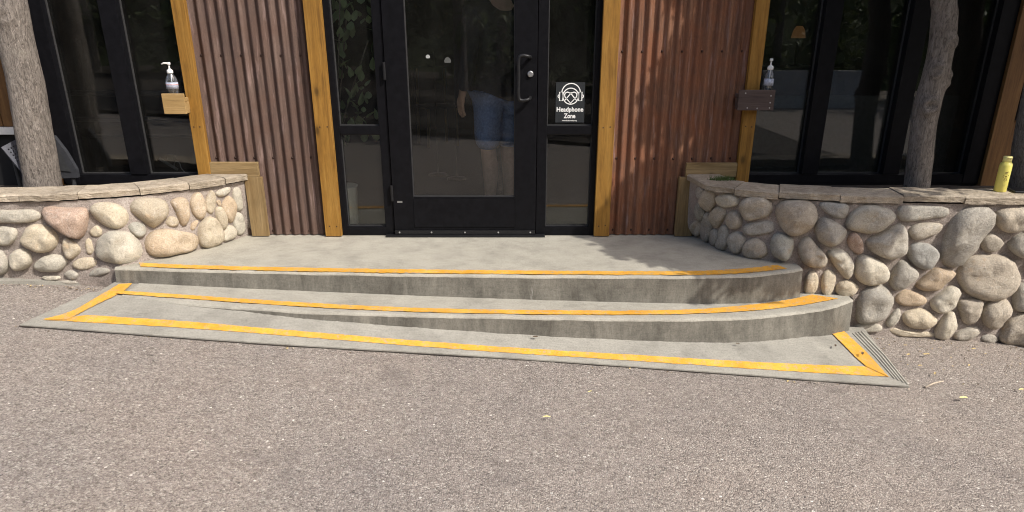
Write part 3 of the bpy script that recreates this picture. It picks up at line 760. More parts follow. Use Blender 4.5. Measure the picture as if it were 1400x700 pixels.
def frame_rect(mb, x0, x1, z0, z1, t, y0, y1):
    l, r, b, tp = t
    if l: mb.box((x0, y0, z0), (x0+l, y1, z1))
    if r: mb.box((x1-r, y0, z0), (x1, y1, z1))
    if b: mb.box((x0+l, y0+.001, z0), (x1-r, y1, z0+b))
    if tp: mb.box((x0+l, y0+.001, z1-tp), (x1-r, y1, z1))
def pane(x0, x1, z0, z1, parent, y=.045, m='glass', name='pane'):
    o = box(name, (x0-.006, y, z0-.006), (x1+.006, y+.008, z1+.006), M[m], parent); return o
def gasket(x0, x1, z0, z1, parent, y):
    mb = MB(); g = .006
    frame_rect(mb, x0, x1, z0, z1, (g, g, g, g), y-.004, y+.012); mb.build('gasket', M['gasket'], parent)
# sidelights
def sidelight(x0, x1, gl, gr):
    mb = MB(); frame_rect(mb, x0, x1, .004, 2.12, (gl-x0, x1-gr, .056, .06), .0, .075)
    mb.box((gl, .001, .652), (gr, .074, .704)); f = mb.build('sidelight', M['black'], bd, bevel=.002)
    for a, b in ((.06, .652), (.704, 2.06)):
        pane(gl, gr, a, b, f, .034); gasket(gl, gr, a, b, f, .026)
    return f
sidelight(-1.121, -.776, -1.082, -.832); sidelight(.158, .538, .219, .505)
box('header', (-1.121, -.002, 2.12), (.538, .08, 2.75), M['siding'], bd)
# the door leaf
mb = MB(); frame_rect(mb, -.772, .154, .035, 2.11, (.132, .136, .225, .12), -.012, .036)
door = mb.build('door', M['black'], bd, bevel=.002)
pane(-.640, .018, .26, 1.99, door, .010, 'glass_door'); gasket(-.640, .018, .26, 1.99, door, .0)
box('bottom_rail_plate', (-.640, -.0155, .062), (.018, -.0125, .250), M['black'], door)
box('sweep', (-.770, -.024, .014), (.152, -.0125, .040), M['steel'], door); 
mb = MB()
for x in (-.75, -.55, -.3, -.05, .12): mb.lathe([(.006, 0), (.006, .003), (.002, .004)], 8, (0, 0, 0)); 
for i, x in enumerate((-.74, -.53, -.31, -.09, .12)):
    s = MB().lathe([(.006, 0), (.006, .003), (.002, .004)], 8).build('sweep_screw', M['silver_screw'], door); s.rotation_euler = (R(90), 0, 0); s.location = (x, -.0242, .028)
mb = MB(); hx = .040; hp = [(hx+.072, -.012, 1.105), (hx+.062, -.055, 1.112), (hx+.02, -.064, 1.118), (hx, -.064, 1.095), (hx, -.064, 1.0), (hx, -.064, .885), (hx+.02, -.064, .862), (hx+.062, -.055, .868), (hx+.072, -.012, .875)]
mb.tube(smooth([Vector(p) for p in hp], 5), .0105, 10); mb.build('pull_handle', M['steel'], door, True)
mb = MB(); mb.lathe([(.019, 0), (.019, .008), (.015, .013), (.013, .013)], 20); lk = mb.build('lock_cylinder', M['alu'], door, True); lk.rotation_euler = (R(90), 0, 0); lk.location = (.112, -.0125, 1.012)
for z in (1.03, .285):
    mb = MB(); mb.tube([(-.776, -.018, z-.05), (-.776, -.018, z+.05)], .009, 10); mb.build('hinge', M['steel'], door)
box('door_tag', (-.745, -.0145, .222), (-.712, -.0125, .234), M['alu'], door)
box('threshold', (-.83, -.05, .001), (.216, .07, .012), M['steel'], bd, bevel=.002)  # dark finish stands in for the shadow under the door
# side windows
def window(x0, x1, mulls, zb=.345, z1=2.3):
    mb = MB(); jl, jr = mulls[0], mulls[-1]
    mb.box((x0, -.012, zb), (jl, .09, z1)); mb.box((jr, -.012, zb), (x1, .09, z1))
    inner = mulls[1:-1]
    xs = [jl]+[q for m in inner for q in m]+[jr]
    for m in inner: mb.box((m[0], -.015, zb+.06), (m[1], .09, z1))
    mb.box((jl, -.008, zb), (jr, .09, zb+.058)); f = mb.build('window_frame', M['black'], bd, bevel=.002)
    for a, b in zip(xs[::2], xs[1::2]):
        pane(a, b, zb+.058, z1, f, .05); gasket(a, b, zb+.058, z1, f, .042)
    return f
window(-2.880, -2.000, [-2.776, (-2.440, -2.335), -2.008])
window(1.512, 2.995, [1.52, (1.852, 1.955), (2.372, 2.475), 2.895])
# bays beyond: timber siding over a dark base
for i in range(4): box('siding_board', (-4.1+i*.305, .0, .70), (-3.8+i*.305, .05, 2.75), M['wood_orange'], bd, bevel=.003)
box('white_sill', (-4.1, -.03, .655), (-2.895, .04, .698), M['white'], bd, bevel=.002); box('base_panel', (-4.1, .004, .30), (-2.884, .05, .653), M['black_matte'], bd)
post(-2.990, -2.884, z0=.30, m='wood_orange', y0=-.036)
post(2.999, 3.115, z0=.30, m='wood_orange', y0=-.036)
for i in range(4): box('siding_board', (3.12+i*.305, .002, .30), (3.42+i*.305, .05, 2.75), M['wood_orange'], bd, bevel=.003)
mb = MB(); frame_rect(mb, 3.13, 3.75, .74, 1.34, (.05, .05, .05, .05), -.02, .0); nf = mb.build('notice_frame', M['black'], bd); box('notice_back', (3.175, -.012, .785), (3.705, -.003, 1.295), M['black_matte'], nf)
box('wall', (-9, .02, .0), (-4.105, .2, 2.75), M['siding'], bd); box('wall', (4.35, .02, .0), (9, .2, 2.75), M['siding'], bd)
box('wall', (-2.88, .0, 2.3), (-2.0, .1, 2.75), M['siding'], bd); box('wall', (1.512, .0, 2.3), (2.995, .1, 2.75), M['siding'], bd)
box('wall', (-9, .0, 2.752), (9, .3, 3.9), M['siding'], bd); box('roof', (-9, -.12, 3.9), (9, 6, 4.05), M['siding'], bd)
box('wall_foot', (-2.88, .004, -.2), (-2.0, .09, .343), M['black_matte'], bd); box('wall_foot', (1.512, .004, -.2), (2.995, .09, .343), M['black_matte'], bd)
# the dark room behind the glass
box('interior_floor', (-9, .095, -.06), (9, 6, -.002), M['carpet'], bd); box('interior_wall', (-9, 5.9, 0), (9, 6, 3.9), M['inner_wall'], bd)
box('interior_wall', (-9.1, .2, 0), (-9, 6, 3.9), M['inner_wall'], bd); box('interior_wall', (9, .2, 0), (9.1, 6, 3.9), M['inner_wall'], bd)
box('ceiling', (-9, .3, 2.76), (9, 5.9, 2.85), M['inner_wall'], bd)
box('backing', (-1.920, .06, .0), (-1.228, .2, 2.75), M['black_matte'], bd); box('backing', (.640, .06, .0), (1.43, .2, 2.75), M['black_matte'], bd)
box('shade_panel', (1.53, .32, .0), (2.95, .34, .86), plain('grey_roller_shade', (.055,.062,.062), .9), bd)

# ------------------------------------------------------------------ window sign
sg = empty('window_sign', (.362, .029, .842)); tag(sg, 'small black headphone zone notice in the narrow window right of the door', 'sign')
SW, SH = .180, .240
box('sign_board', (-SW/2, 0, -SH/2), (SW/2, .003, SH/2), M['sign'], sg)
def sx(a): return (a-321.5)/313*SW
def sz(b): return -(b-392.5)/425*SH
def ribbon(mb, pts, w, y=-.0012, closed=False):
    P = [Vector((sx(a), y, sz(b))) for a, b in pts]; n = len(P); V = []; F = []
    for i in range(n):
        d = (P[(i+1) % n]-P[i-1]) if closed else (P[min(i+1, n-1)]-P[max(i-1, 0)]); d.normalize(); q = Vector((d.z, 0, -d.x))*w/2
        V += [P[i]+q, P[i]-q]
    for i in range(n if closed else n-1): j = (i+1) % n; F.append((2*i, 2*i+1, 2*j+1, 2*j))
    mb.add(V, F)
def arc(cx, cy, r, a0, a1, n=28, ry=None): return [(cx+r*math.cos(R(lerp(a0, a1, k/n))), cy-(ry or r)*math.sin(R(lerp(a0, a1, k/n)))) for k in range(n+1)]
mb = MB(); w = .0062
ribbon(mb, arc(326, 325, 84, 0, 360, 40)[:-1], w, closed=True)
ribbon(mb, arc(329, 292, 100, 4, 176), w)
for x0, x1, kx, a0, a1 in ((206, 240, 206, 90, 270), (412, 447, 447, -90, 90)):
    ribbon(mb, [(x0, 282), (x1, 282), (x1, 373), (x0, 373)], w, closed=True); ribbon(mb, arc(kx, 326, 17, a0, a1, 10), w*.9)
ribbon(mb, [(392, 372), (326, 296), (318, 288)]+arc(291, 314, 31, 45, 200, 16)+[(268, 338), (326, 398), (384, 338)]+arc(361, 314, 31, -20, 135, 16)+[(334, 288), (326, 296), (260, 372)], w)
mb.build('emblem', M['sign_white'], sg)
def text(name, body, size, x0, x1, base, parent, m, off=0.0, y=-.0012, ex=.0002):
    cu = bpy.data.curves.new(name, 'FONT'); cu.body = body; cu.size = size; cu.align_x = 'CENTER'; cu.offset = off; cu.extrude = ex; cu.resolution_u = 3
    tmp = bpy.data.objects.new(name, cu); col.objects.link(tmp); bpy.context.view_layer.update()
    dg = bpy.context.evaluated_depsgraph_get(); me = bpy.data.meshes.new_from_object(tmp.evaluated_get(dg)); bpy.data.objects.remove(tmp)
    xs = [v.co.x for v in me.vertices]; lo, hi = min(xs), max(xs); k = (x1-x0)/(hi-lo)
    for v in me.vertices: v.co = Vector((x0+(v.co.x-lo)*k, y-v.co.z, base+v.co.y))
    me.materials.clear(); return link(name, me, m, parent)
text('lettering', 'Headphone', .0385, sx(177), sx(467), sz(487), sg, M['sign_white'], .0011)
text('lettering', 'Zone', .0400, sx(256), sx(383), sz(557), sg, M['sign_white'], .0011)
text('lettering', 'www.kulturecity.org', .0120, sx(238), sx(398), sz(590), sg, M['sign_white'], .0002)

# ------------------------------------------------------------------ shelves and sanitizer bottles
def shelf(x0, x1, z0, z1, mt, label, screws):
    r = empty('wooden_shelf', ((x0+x1)/2, -.04, z0)); tag(r, label, 'shelf', 'small shelves beside the entrance windows')
    w = (x1-x0)/2; h = z1-z0
    box('front_board', (-w, -.062, 0), (w, -.046, h), M[mt], r, bevel=.002)
    box('shelf_board', (-w+.002, -.0455, h-.046), (w-.002, .026, h-.026), M[mt], r, bevel=.002); box('bottom_board', (-w+.002, -.0455, .004), (w-.002, .003, .02), M[mt], r)
    for sgn in (-1, 1): box('end_board', (sgn*w-(.012 if sgn > 0 else 0), -.0455, .021), (sgn*w+(.012 if sgn < 0 else 0), .003, h-.048), M[mt], r)
    for x, z in screws:
        s = MB().lathe([(.0045, 0), (.0045, .0015), (.002, .002)], 8).build('screw', M['silver_screw'], r); s.rotation_euler = (R(90), 0, 0); s.location = (x, -.0622, z)
    return r
def at_front(u, v): return at_y(u, v, -.102)
pl = [at_front(220, 128), at_front(255, 156)]; pr = [at_front(1011, 123), at_front(1057, 151)]
shelf(pl[0].x, pl[1].x, pl[1].z, pl[0].z, 'shelf_light', 'small tan wooden box shelf on the left timber post', [])
shelf(pr[0].x, pr[1].x, pr[1].z, pr[0].z, 'shelf_dark', 'small dark brown wooden box shelf with silver screws on the right post', [(-.07, .1), (.085, .085), (.085, .045), (.085, .015), (-.05, .015), (.01, .012)])
def pump_bottle(x, y, z, label, rz, full=1.0, lab=True):
    r = empty('sanitizer_bottle', (x, y, z), rz); r.scale = (1.15, 1.15, 1.1); tag(r, label, 'pump bottle', 'hand sanitizer pump bottles')
    MB().lathe([(.026, 0), (.030, .004), (.030, .085), (.026, .105), (.014, .122), (.012, .128)], 24, sy=.8).build('bottle_body', M['clear'], r, True)
    MB().lathe([(.0307, .045), (.0307, .08)], 24, sy=.81).build('label', M['label'], r, True)
    if lab: MB().lathe([(.0311, .066), (.0311, .070)], 24, sy=.815).build('label_band', M['label_red'], r, True)
    MB().lathe([(.015, .126), (.016, .130), (.015, .142), (.006, .150), (.004, .152), (.004, .172)], 16).build('collar', M['white'], r, True)
    mb = MB(); mb.lathe([(.008, .170), (.009, .174), (.008, .184)], 14); mb.tube([(0, 0, .178), (-.025, 0, .179), (-.038, 0, .173)], [.005, .0045, .0035], 8); mb.build('pump_head', M['white'], r, True)
    MB().tube([(0, 0, .01), (.002, 0, .125)], .0025, 6).build('dip_tube', M['white'], r, True)
q = at_y(237, 126, -.05); pump_bottle(min(q.x, -2.045), -.05, pl[0].z-.026, 'clear pump bottle with white head on the tan left shelf', R(5))
q = at_y(1039, 121, -.05); pump_bottle(max(q.x, 1.557), -.05, pr[0].z-.026, 'clear pump bottle with white head on the dark brown right shelf', R(70), lab=False)

# ------------------------------------------------------------------ trees in the planters
def trunk_mesh(pts, rad, n=26, seg=14, seed=0, knots=()):
    P = smooth([Vector(p) for p in pts], seg); m = len(P); rr = []
    for i in range(m):
        x = i/(m-1)*(len(rad)-1); k = min(int(x), len(rad)-2); rr.append(lerp(rad[k], rad[k+1], x-k))
    mb = MB(); V = []; F = []
    for i, p in enumerate(P):
        for k in range(n):
            a = 2*math.pi*k/n; d = Vector((math.cos(a), math.sin(a), 0)); s = p+d*rr[i]
            q = rr[i]*(1+.07*noise.noise(Vector((s.x*9, s.y*9, s.z*3.5+seed)))+.035*noise.noise(Vector((s.x*40, s.y*40, s.z*11+seed))))
            for kz, ka, kr, kh in knots:
                da = (a-ka+math.pi) % (2*math.pi)-math.pi; dd = math.hypot(da*rr[i], p.z-kz)/kr
                if dd < 1.6: q += kh*(math.exp(-(dd-.62)**2*7)-.45*math.exp(-dd*dd*9))
            V.append(p+d*q)
    for i in range(m-1):
        for k in range(n): F.append((i*n+k, i*n+(k+1) % n, (i+1)*n+(k+1) % n, (i+1)*n+k))
    F.append(tuple((m-1)*n+k for k in range(n))); mb.add(V, F); return mb
def leaves(mb, centre, rad, n, size, rs, squash=.8, clumps=18):
    cs = []
    for i in range(clumps):
        d = Vector((rs.gauss(0, 1), rs.gauss(0, 1), rs.gauss(0, 1))).normalized()*rs.random()**.4
        cs.append((Vector(centre)+Vector((d.x*rad, d.y*rad, d.z*rad*squash)), rad*rs.uniform(.22, .42)))
    for i in range(n):
        c, r = rs.choice(cs); d = Vector((rs.gauss(0, 1), rs.gauss(0, 1), rs.gauss(0, 1))).normalized()*r*rs.random()**.45
        p = c+d; s = size*rs.uniform(.6, 1.3)
        Mx = Matrix.Rotation(rs.uniform(0, 6.28), 3, 'Z') @ Matrix.Rotation(rs.uniform(-1.0, 1.0), 3, 'X') @ Matrix.Rotation(rs.uniform(-.8, .8), 3, 'Y')
        V = [Vector(q)*s for q in ((0, -.5, 0), (.32, -.1, .05), (.22, .3, .03), (0, .6, -.05), (-.22, .3, .03), (-.32, -.1, .05))]
        mb.add([p+Mx @ v for v in V], [(0, 1, 2, 3), (0, 3, 4, 5)])
def tree(name, label, base_pts, rad, crown, lsize, nl, seed, knots=(), group=None, mat='leaf', clumps=18, squash=.8):
    b = Vector(base_pts[0]); r = empty(name, b); tag(r, label, 'tree', group)
    rel = [Vector(p)-b for p in base_pts]
    kn = [(z-b.z, a, k, h) for z, a, k, h in knots]
    t = trunk_mesh(rel, rad, seed=seed, knots=kn).build('trunk', M['bark'], r, True)
    rs = random.Random(seed); top = rel[-1]
    mbl = MB(); mbc = MB()
    for (c, cr, share) in crown:
        c = Vector(c)-b
        for k in range(4):
            e = c+Vector((rs.uniform(-.6, .6), rs.uniform(-.6, .6), rs.uniform(-.3, .6)))*cr
            mbl.tube(smooth([top-Vector((0, 0, .1)), lerp(top, e, .4)+Vector((0, 0, .15)), e], 4), [rad[-1]*.75]+[rad[-1]*.5]*4+[rad[-1]*.35]*3+[.008], 7)
        leaves(mbc, c, cr, int(nl*share), lsize, rs, squash, clumps)
    mbl.build('limb', M['bark'], r, True); mbc.build('crown', M[mat], r)
    return r
bl = at_z(60, 262, .335); yl = bl.y
pts = [(at_y(61, 266, yl).x, yl, .32)]+[at_y(u, v, yl) for u, v in ((57, 235), (47, 180), (34, 110), (20, 45), (5, -20))]
pts = [Vector(p) for p in pts]; pts += [pts[-1]+Vector((-.05, -.02, .5)), pts[-1]+Vector((-.1, 0, 1.1))]
tree('planter_tree', 'grey barked tree trunk leaning in the left planter beside the grey plastic chair', pts, [.108, .104, .100, .098, .095, .092, .085, .07], [((-3.5, -.8, 4.4), 1.0, 1)], .08, 1400, 5, group='trees in the planters', knots=[(1.33, 4.9, .05, .015)])
yr = -.33
pts = [at_y(1255, 262, yr)]+[at_y(u, v, yr) for u, v in ((1256, 235), (1262, 180), (1268, 145), (1280, 100), (1288, 60), (1292, 20), (1294, -20))]
pts = [Vector(p) for p in pts]; pts[0].z = .30; pts += [pts[-1]+Vector((.05, .0, .5)), pts[-1]+Vector((.12, -.05, 1.3))]
tree('planter_tree', 'knotted grey tree trunk rising behind the right stone wall', pts, [.074, .070, .068, .072, .070, .066, .066, .065, .06, .05], [((2.96, -.56, 3.1), .85, 1)], .09, 8000, 9, group='trees in the planters',
     knots=[(.86, 4.45, .055, .022), (1.05, 4.3, .045, .016), (1.0, 6.1, .05, .018), (1.2, 5.2, .04, .014)], clumps=16)
y2 = -.36
pts = [at_y(1407, 262, y2), at_y(1409, 215, y2), at_y(1420, 150, y2), at_y(1436, 60, y2), at_y(1450, -20, y2)]; pts = [Vector(p) for p in pts]; pts[0].z = .30; pts += [pts[-1]+Vector((.1, -.1, .6)), pts[-1]+Vector((.2, -.3, 1.2))]
tree('planter_tree', 'dark tree trunk at the right edge behind the yellow spray can', pts, [.10, .10, .098, .095, .09, .085, .07], [((3.58, -1.30, 3.05), 1.0, 1), ((4.86, -1.18, 3.05), .62, .45), ((2.93, -1.66, 2.2), .60, 1.0)], .085, 8000, 13, group='trees in the planters', clumps=40)

# ------------------------------------------------------------------ small things about the entrance
sc = at_z(1366.5, 261.5, ZC+.001); cn = empty('spray_can', sc, R(-8)); cn.scale = (1.25, 1.25, .90); tag(cn, 'slim yellow spray can standing on the right stone cap', 'spray can')
MB().lathe([(.0235, 0), (.0255, .003), (.0255, .160), (.0245, .172), (.019, .181), (.0185, .183)], 28).build('can_body', M['bottle'], cn, True)
MB().lathe([(.0180, .182), (.0180, .214), (.0165, .217)], 24).build('can_cap', M['bottle_cap'], cn, True)
box('nozzle_slot', (-.009, -.0188, .203), (.010, -.0176, .208), M['ink'], cn)
def wrap(mb, pts, w, zc0):
    P = []; 
    for a, z in pts: P.append(Vector((.0258*math.sin(a/.0258), -.0258*math.cos(a/.0258), zc0+z)))
    mb.tube(P, w, 5)
mb = MB()
wrap(mb, [(.012*math.cos(t*.35), .012*math.sin(t*.35)) for t in range(1, 16)], .0007, .098)
wrap(mb, [(-.005+.010*t/10, .005*math.sin(t*1.2)) for t in range(11)], .0008, .098)
for k in range(3): wrap(mb, [(-.004+.004*k+.004*math.cos(t*.6), .004*math.sin(t*.6)+.002*k) for t in range(10)], .0007, .120)
wrap(mb, [(-.008, -.004), (-.004, .005), (0, -.004), (.004, .005), (.007, -.004)], .0009, .078)
wrap(mb, [(-.001, 0), (.001, 0)], .0012, .066)
for k in range(3): wrap(mb, [(-.009+.002*k, 0), (.008-.002*k, 0)], .0006, .052-.006*k)
mb.build('printed_mark', M['ink'], cn)
ph = at_z(1391, 261, ZC+.004); pho = empty('phone', ph, R(-12)); tag(pho, 'black phone lying flat on the right stone cap beside the can', 'phone')
box('phone_body', (-.035, -.06, 0), (.065, .06, .009), M['char'], pho, bevel=.003); box('phone_screen', (-.031, -.055, .0092), (.061, .055, .0098), M['black'], pho)
# grey plastic chair seen behind the left trunk
gy = -.17; g0 = at_y(62, 225, gy)
ch = empty('plastic_chair', (g0.x, gy, .33)); tag(ch, 'grey plastic chair with perforated seat tipped behind the left tree trunk', 'chair')
def Lp(u, v, y): return at_y(u, v, y)-Vector((g0.x, gy, .33))
a, b, c_, d_ = Lp(1, 202, -.26), Lp(23, 190, -.16), Lp(52, 236, -.16), Lp(36, 244, -.26)
mb = MB(); th = (b-a).cross(d_-a).normalized()*.014
nu, nv = 6, 11
def q_(s, t): return lerp(lerp(a, b, s), lerp(d_, c_, s), t)
for i in range(nu):
    for j in range(nv):
        s0, s1, t0, t1 = i/nu, (i+1)/nu, j/nv, (j+1)/nv
        if 0 < i < nu-1 and 0 < j < nv-1 and True:
            e = .28; o4 = [q_(s0, t0), q_(s1, t0), q_(s1, t1), q_(s0, t1)]; ce = sum(o4, Vector())/4; i4 = [lerp(p, ce, 1-e*1.7) for p in o4]
            mb.add(o4+i4, [(0, 1, 5, 4), (1, 2, 6, 5), (2, 3, 7, 6), (3, 0, 4, 7)])
        else: mb.add([q_(s0, t0), q_(s1, t0), q_(s1, t1), q_(s0, t1)], [(0, 1, 2, 3)])
o = mb.build('perforated_seat', M['grey_tray'], ch); so_ = o.modifiers.new('thick', 'SOLIDIFY'); so_.thickness = .008
ol = [Lp(u, v, -.16) for u, v in ((66, 185), (73, 186), (90, 208), (104, 232), (106, 243), (80, 244), (70, 230))]
mb = MB(); n = len(ol); back = [p+Vector((0, .03, 0)) for p in ol]; mb.add(ol+back, [tuple(range(n)), tuple(range(2*n-1, n-1, -1))]+[(i, (i+1) % n, n+(i+1) % n, n+i) for i in range(n)]); pan = mb.build('back_panel', M['grey_plastic'], ch)
ol2 = [Lp(u, v, -.167) for u, v in ((74, 204), (80, 204), (92, 226), (98, 235), (80, 233))]; mb = MB(); mb.add(ol2, [tuple(range(5))]); mb.build('recess', M['char'], pan)
mb = MB(); mb.tube([Lp(20, 222, -.2), Lp(30, 262, -.2)], .012, 8); mb.build('leg', M['char'], ch); MB().tube([Lp(100, 240, -.14), Lp(103, 262, -.14)], .012, 8).build('leg', M['char'], ch)
MB().tube([Lp(58, 240, -.2), Lp(62, 262, -.2)], .012, 8).build('leg', M['char'], ch)
# grass tuft on the right cap
gt = at_z(987, 246, ZC); mb = MB(); rs = random.Random(3)
for i in range(220):
    p = gt+Vector((rs.gauss(0, .035), rs.gauss(0, .012)-.005, 0)); p.y = min(p.y, -.05); h = rs.uniform(.012, .035); lean = Vector((rs.gauss(0, .012), rs.gauss(0, .010), h)); w = Vector((.0018, 0, 0))
    mb.add([p-w, p+w, p+lean], [(0, 1, 2)])
tag(mb.build('grass_tuft', M['grass']), 'short green grass growing on the right cap stone', kind='stuff')

# ------------------------------------------------------------------ leaf litter, twig, pebbles
def litter(u, v, size, m, rz, put, label, name='fallen_leaf', cat='leaf', curl=.25):
    p = put(u, v); mb = MB(); rs = random.Random(int(u*7+v)); n = 9; V = []
    for k in range(n):
        a = 2*math.pi*k/n; rr = size*(.5+.22*math.cos(a*2)+rs.uniform(-.1, .1)); V.append(Vector((rr*math.cos(a)*1.15, rr*math.sin(a)*.75, .004+curl*size*abs(math.sin(a))*rs.uniform(.2, 1))))
    V.append(Vector((0, 0, .003))); mb.add(V, [(k, (k+1) % n, n) for k in range(n)])
    o = mb.build(name, M[m]); o.location = p; o.rotation_euler = (.2, 0, rz*.4); o.location.z += size*.2+.008; tag(o, label, cat, 'fallen leaves on the ground'); return o
rd = lambda u, v: at_road(u, v, .006)
ap = lambda u, v: on_apron(u, v, .006)
for args in ((1316, 548, .030, 'leaf_yellow', .3, rd, 'pale yellow leaf on asphalt nearest the bottom right corner'), (1266, 488, .026, 'leaf_dry', .2, rd, 'tan leaf beside a dark speck on asphalt by the right wall'),
             (1241, 488, .018, 'leaf_dry', 1.2, rd, 'small reddish tan leaf right of the ribbed apron edge'), (1257, 503, .018, 'leaf_dry', .5, rd, 'dry leaf on asphalt between wall and twig'),
             (1277, 514, .022, 'leaf_dry', 2.5, rd, 'dry curled leaf just above the twig'), (1237, 475, .014, 'leaf_dry', .1, rd, 'tiny dry leaf close under the right stone wall'),
             (747, 574, .022, 'leaf_yellow', .2, rd, 'lone pale leaf on open asphalt below the middle of the steps'), (806, 539, .016, 'leaf_yellow', 1.3, rd, 'small pale leaf on asphalt below the front stripe'),
             (1330, 480, .018, 'leaf_dry', .7, rd, 'dry leaf on asphalt under the huge round stone'), (1395, 536, .02, 'leaf_yellow', .7, rd, 'pale leaf on asphalt at the right edge of the view'),
             (1178, 487, .028, 'leaf_brown', 2.6, lambda u, v: on_apron(u, v, .011), 'dark brown leaf lying on the right yellow stripe'), (1141, 476, .022, 'leaf_brown', 2.8, ap, 'dark leaf on the apron left of the short stripe'),
             (732, 464, .018, 'leaf_brown', .0, ap, 'dark leaf on the apron under the middle of the lower step'), (1008, 473, .014, 'leaf_brown', .2, ap, 'small dark leaf on the apron below the right step curve'),
             (313, 414, .010, 'leaf_brown', .2, rd, 'dark crumb of leaf on asphalt left of the steps')):
    if args[0] == 313: continue
    litter(*args)
a = at_road(1265, 529, .008); b = at_road(1290, 521, .010)
tag(MB().tube([a, lerp(a, b, .5)+Vector((0, .004, .003)), b], [.004, .005, .003], 6).build('twig', M['twig'], sm=True), 'pale broken twig on asphalt off the apron corner', 'twig')

# ------------------------------------------------------------------ things behind the glass
pp = at_y(470, 299, .165); pot = empty('potted_plant', (pp.x, .165, 0)); tag(pot, 'leafy indoor plant in a tall cream pot behind the narrow left window', 'plant')
MB().lathe([(.085, .002), (.098, .05), (.105, .285), (.112, .30), (.102, .30), (.098, .27)], 28).build('pot', M['cream_pot'], pot, True)
mb = MB(); rs = random.Random(21)
for k in range(5):
    a = k*1.3; mb.tube(smooth([(0, 0, .26), (.05*math.cos(a), .05*math.sin(a), .7), (.20*math.cos(a)+.05, .10*math.sin(a), 1.2+.12*k)], 5), [.008]*6+[.005]*5, 6)
mb.build('stem', M['bark'], pot, True)
mb = MB()
def big_leaf(p, s, rs):
    Mx = Matrix.Rotation(rs.uniform(0, 6.28), 3, 'Z') @ Matrix.Rotation(rs.uniform(.3, 1.5), 3, 'X')
    V = [Vector(q)*s for q in ((0, 0, 0), (.24, .2, .04), (.3, .45, .05), (.18, .8, .02), (0, 1.1, -.06), (-.18, .8, .02), (-.3, .45, .05), (-.24, .2, .04), (0, .5, 0))]
    mb.add([Vector(p)+Mx @ v for v in V], [(0, 1, 2, 8), (8, 2, 3, 4), (8, 4, 5, 6), (0, 8, 6, 7)])
for i in range(170):
    z = rs.uniform(.55, 1.75); big_leaf((rs.gauss(.09, .12), max(-.075, rs.gauss(.0, .08)), z), rs.uniform(.05, .095), rs)
mb.build('foliage', M['leaf_in'], pot)

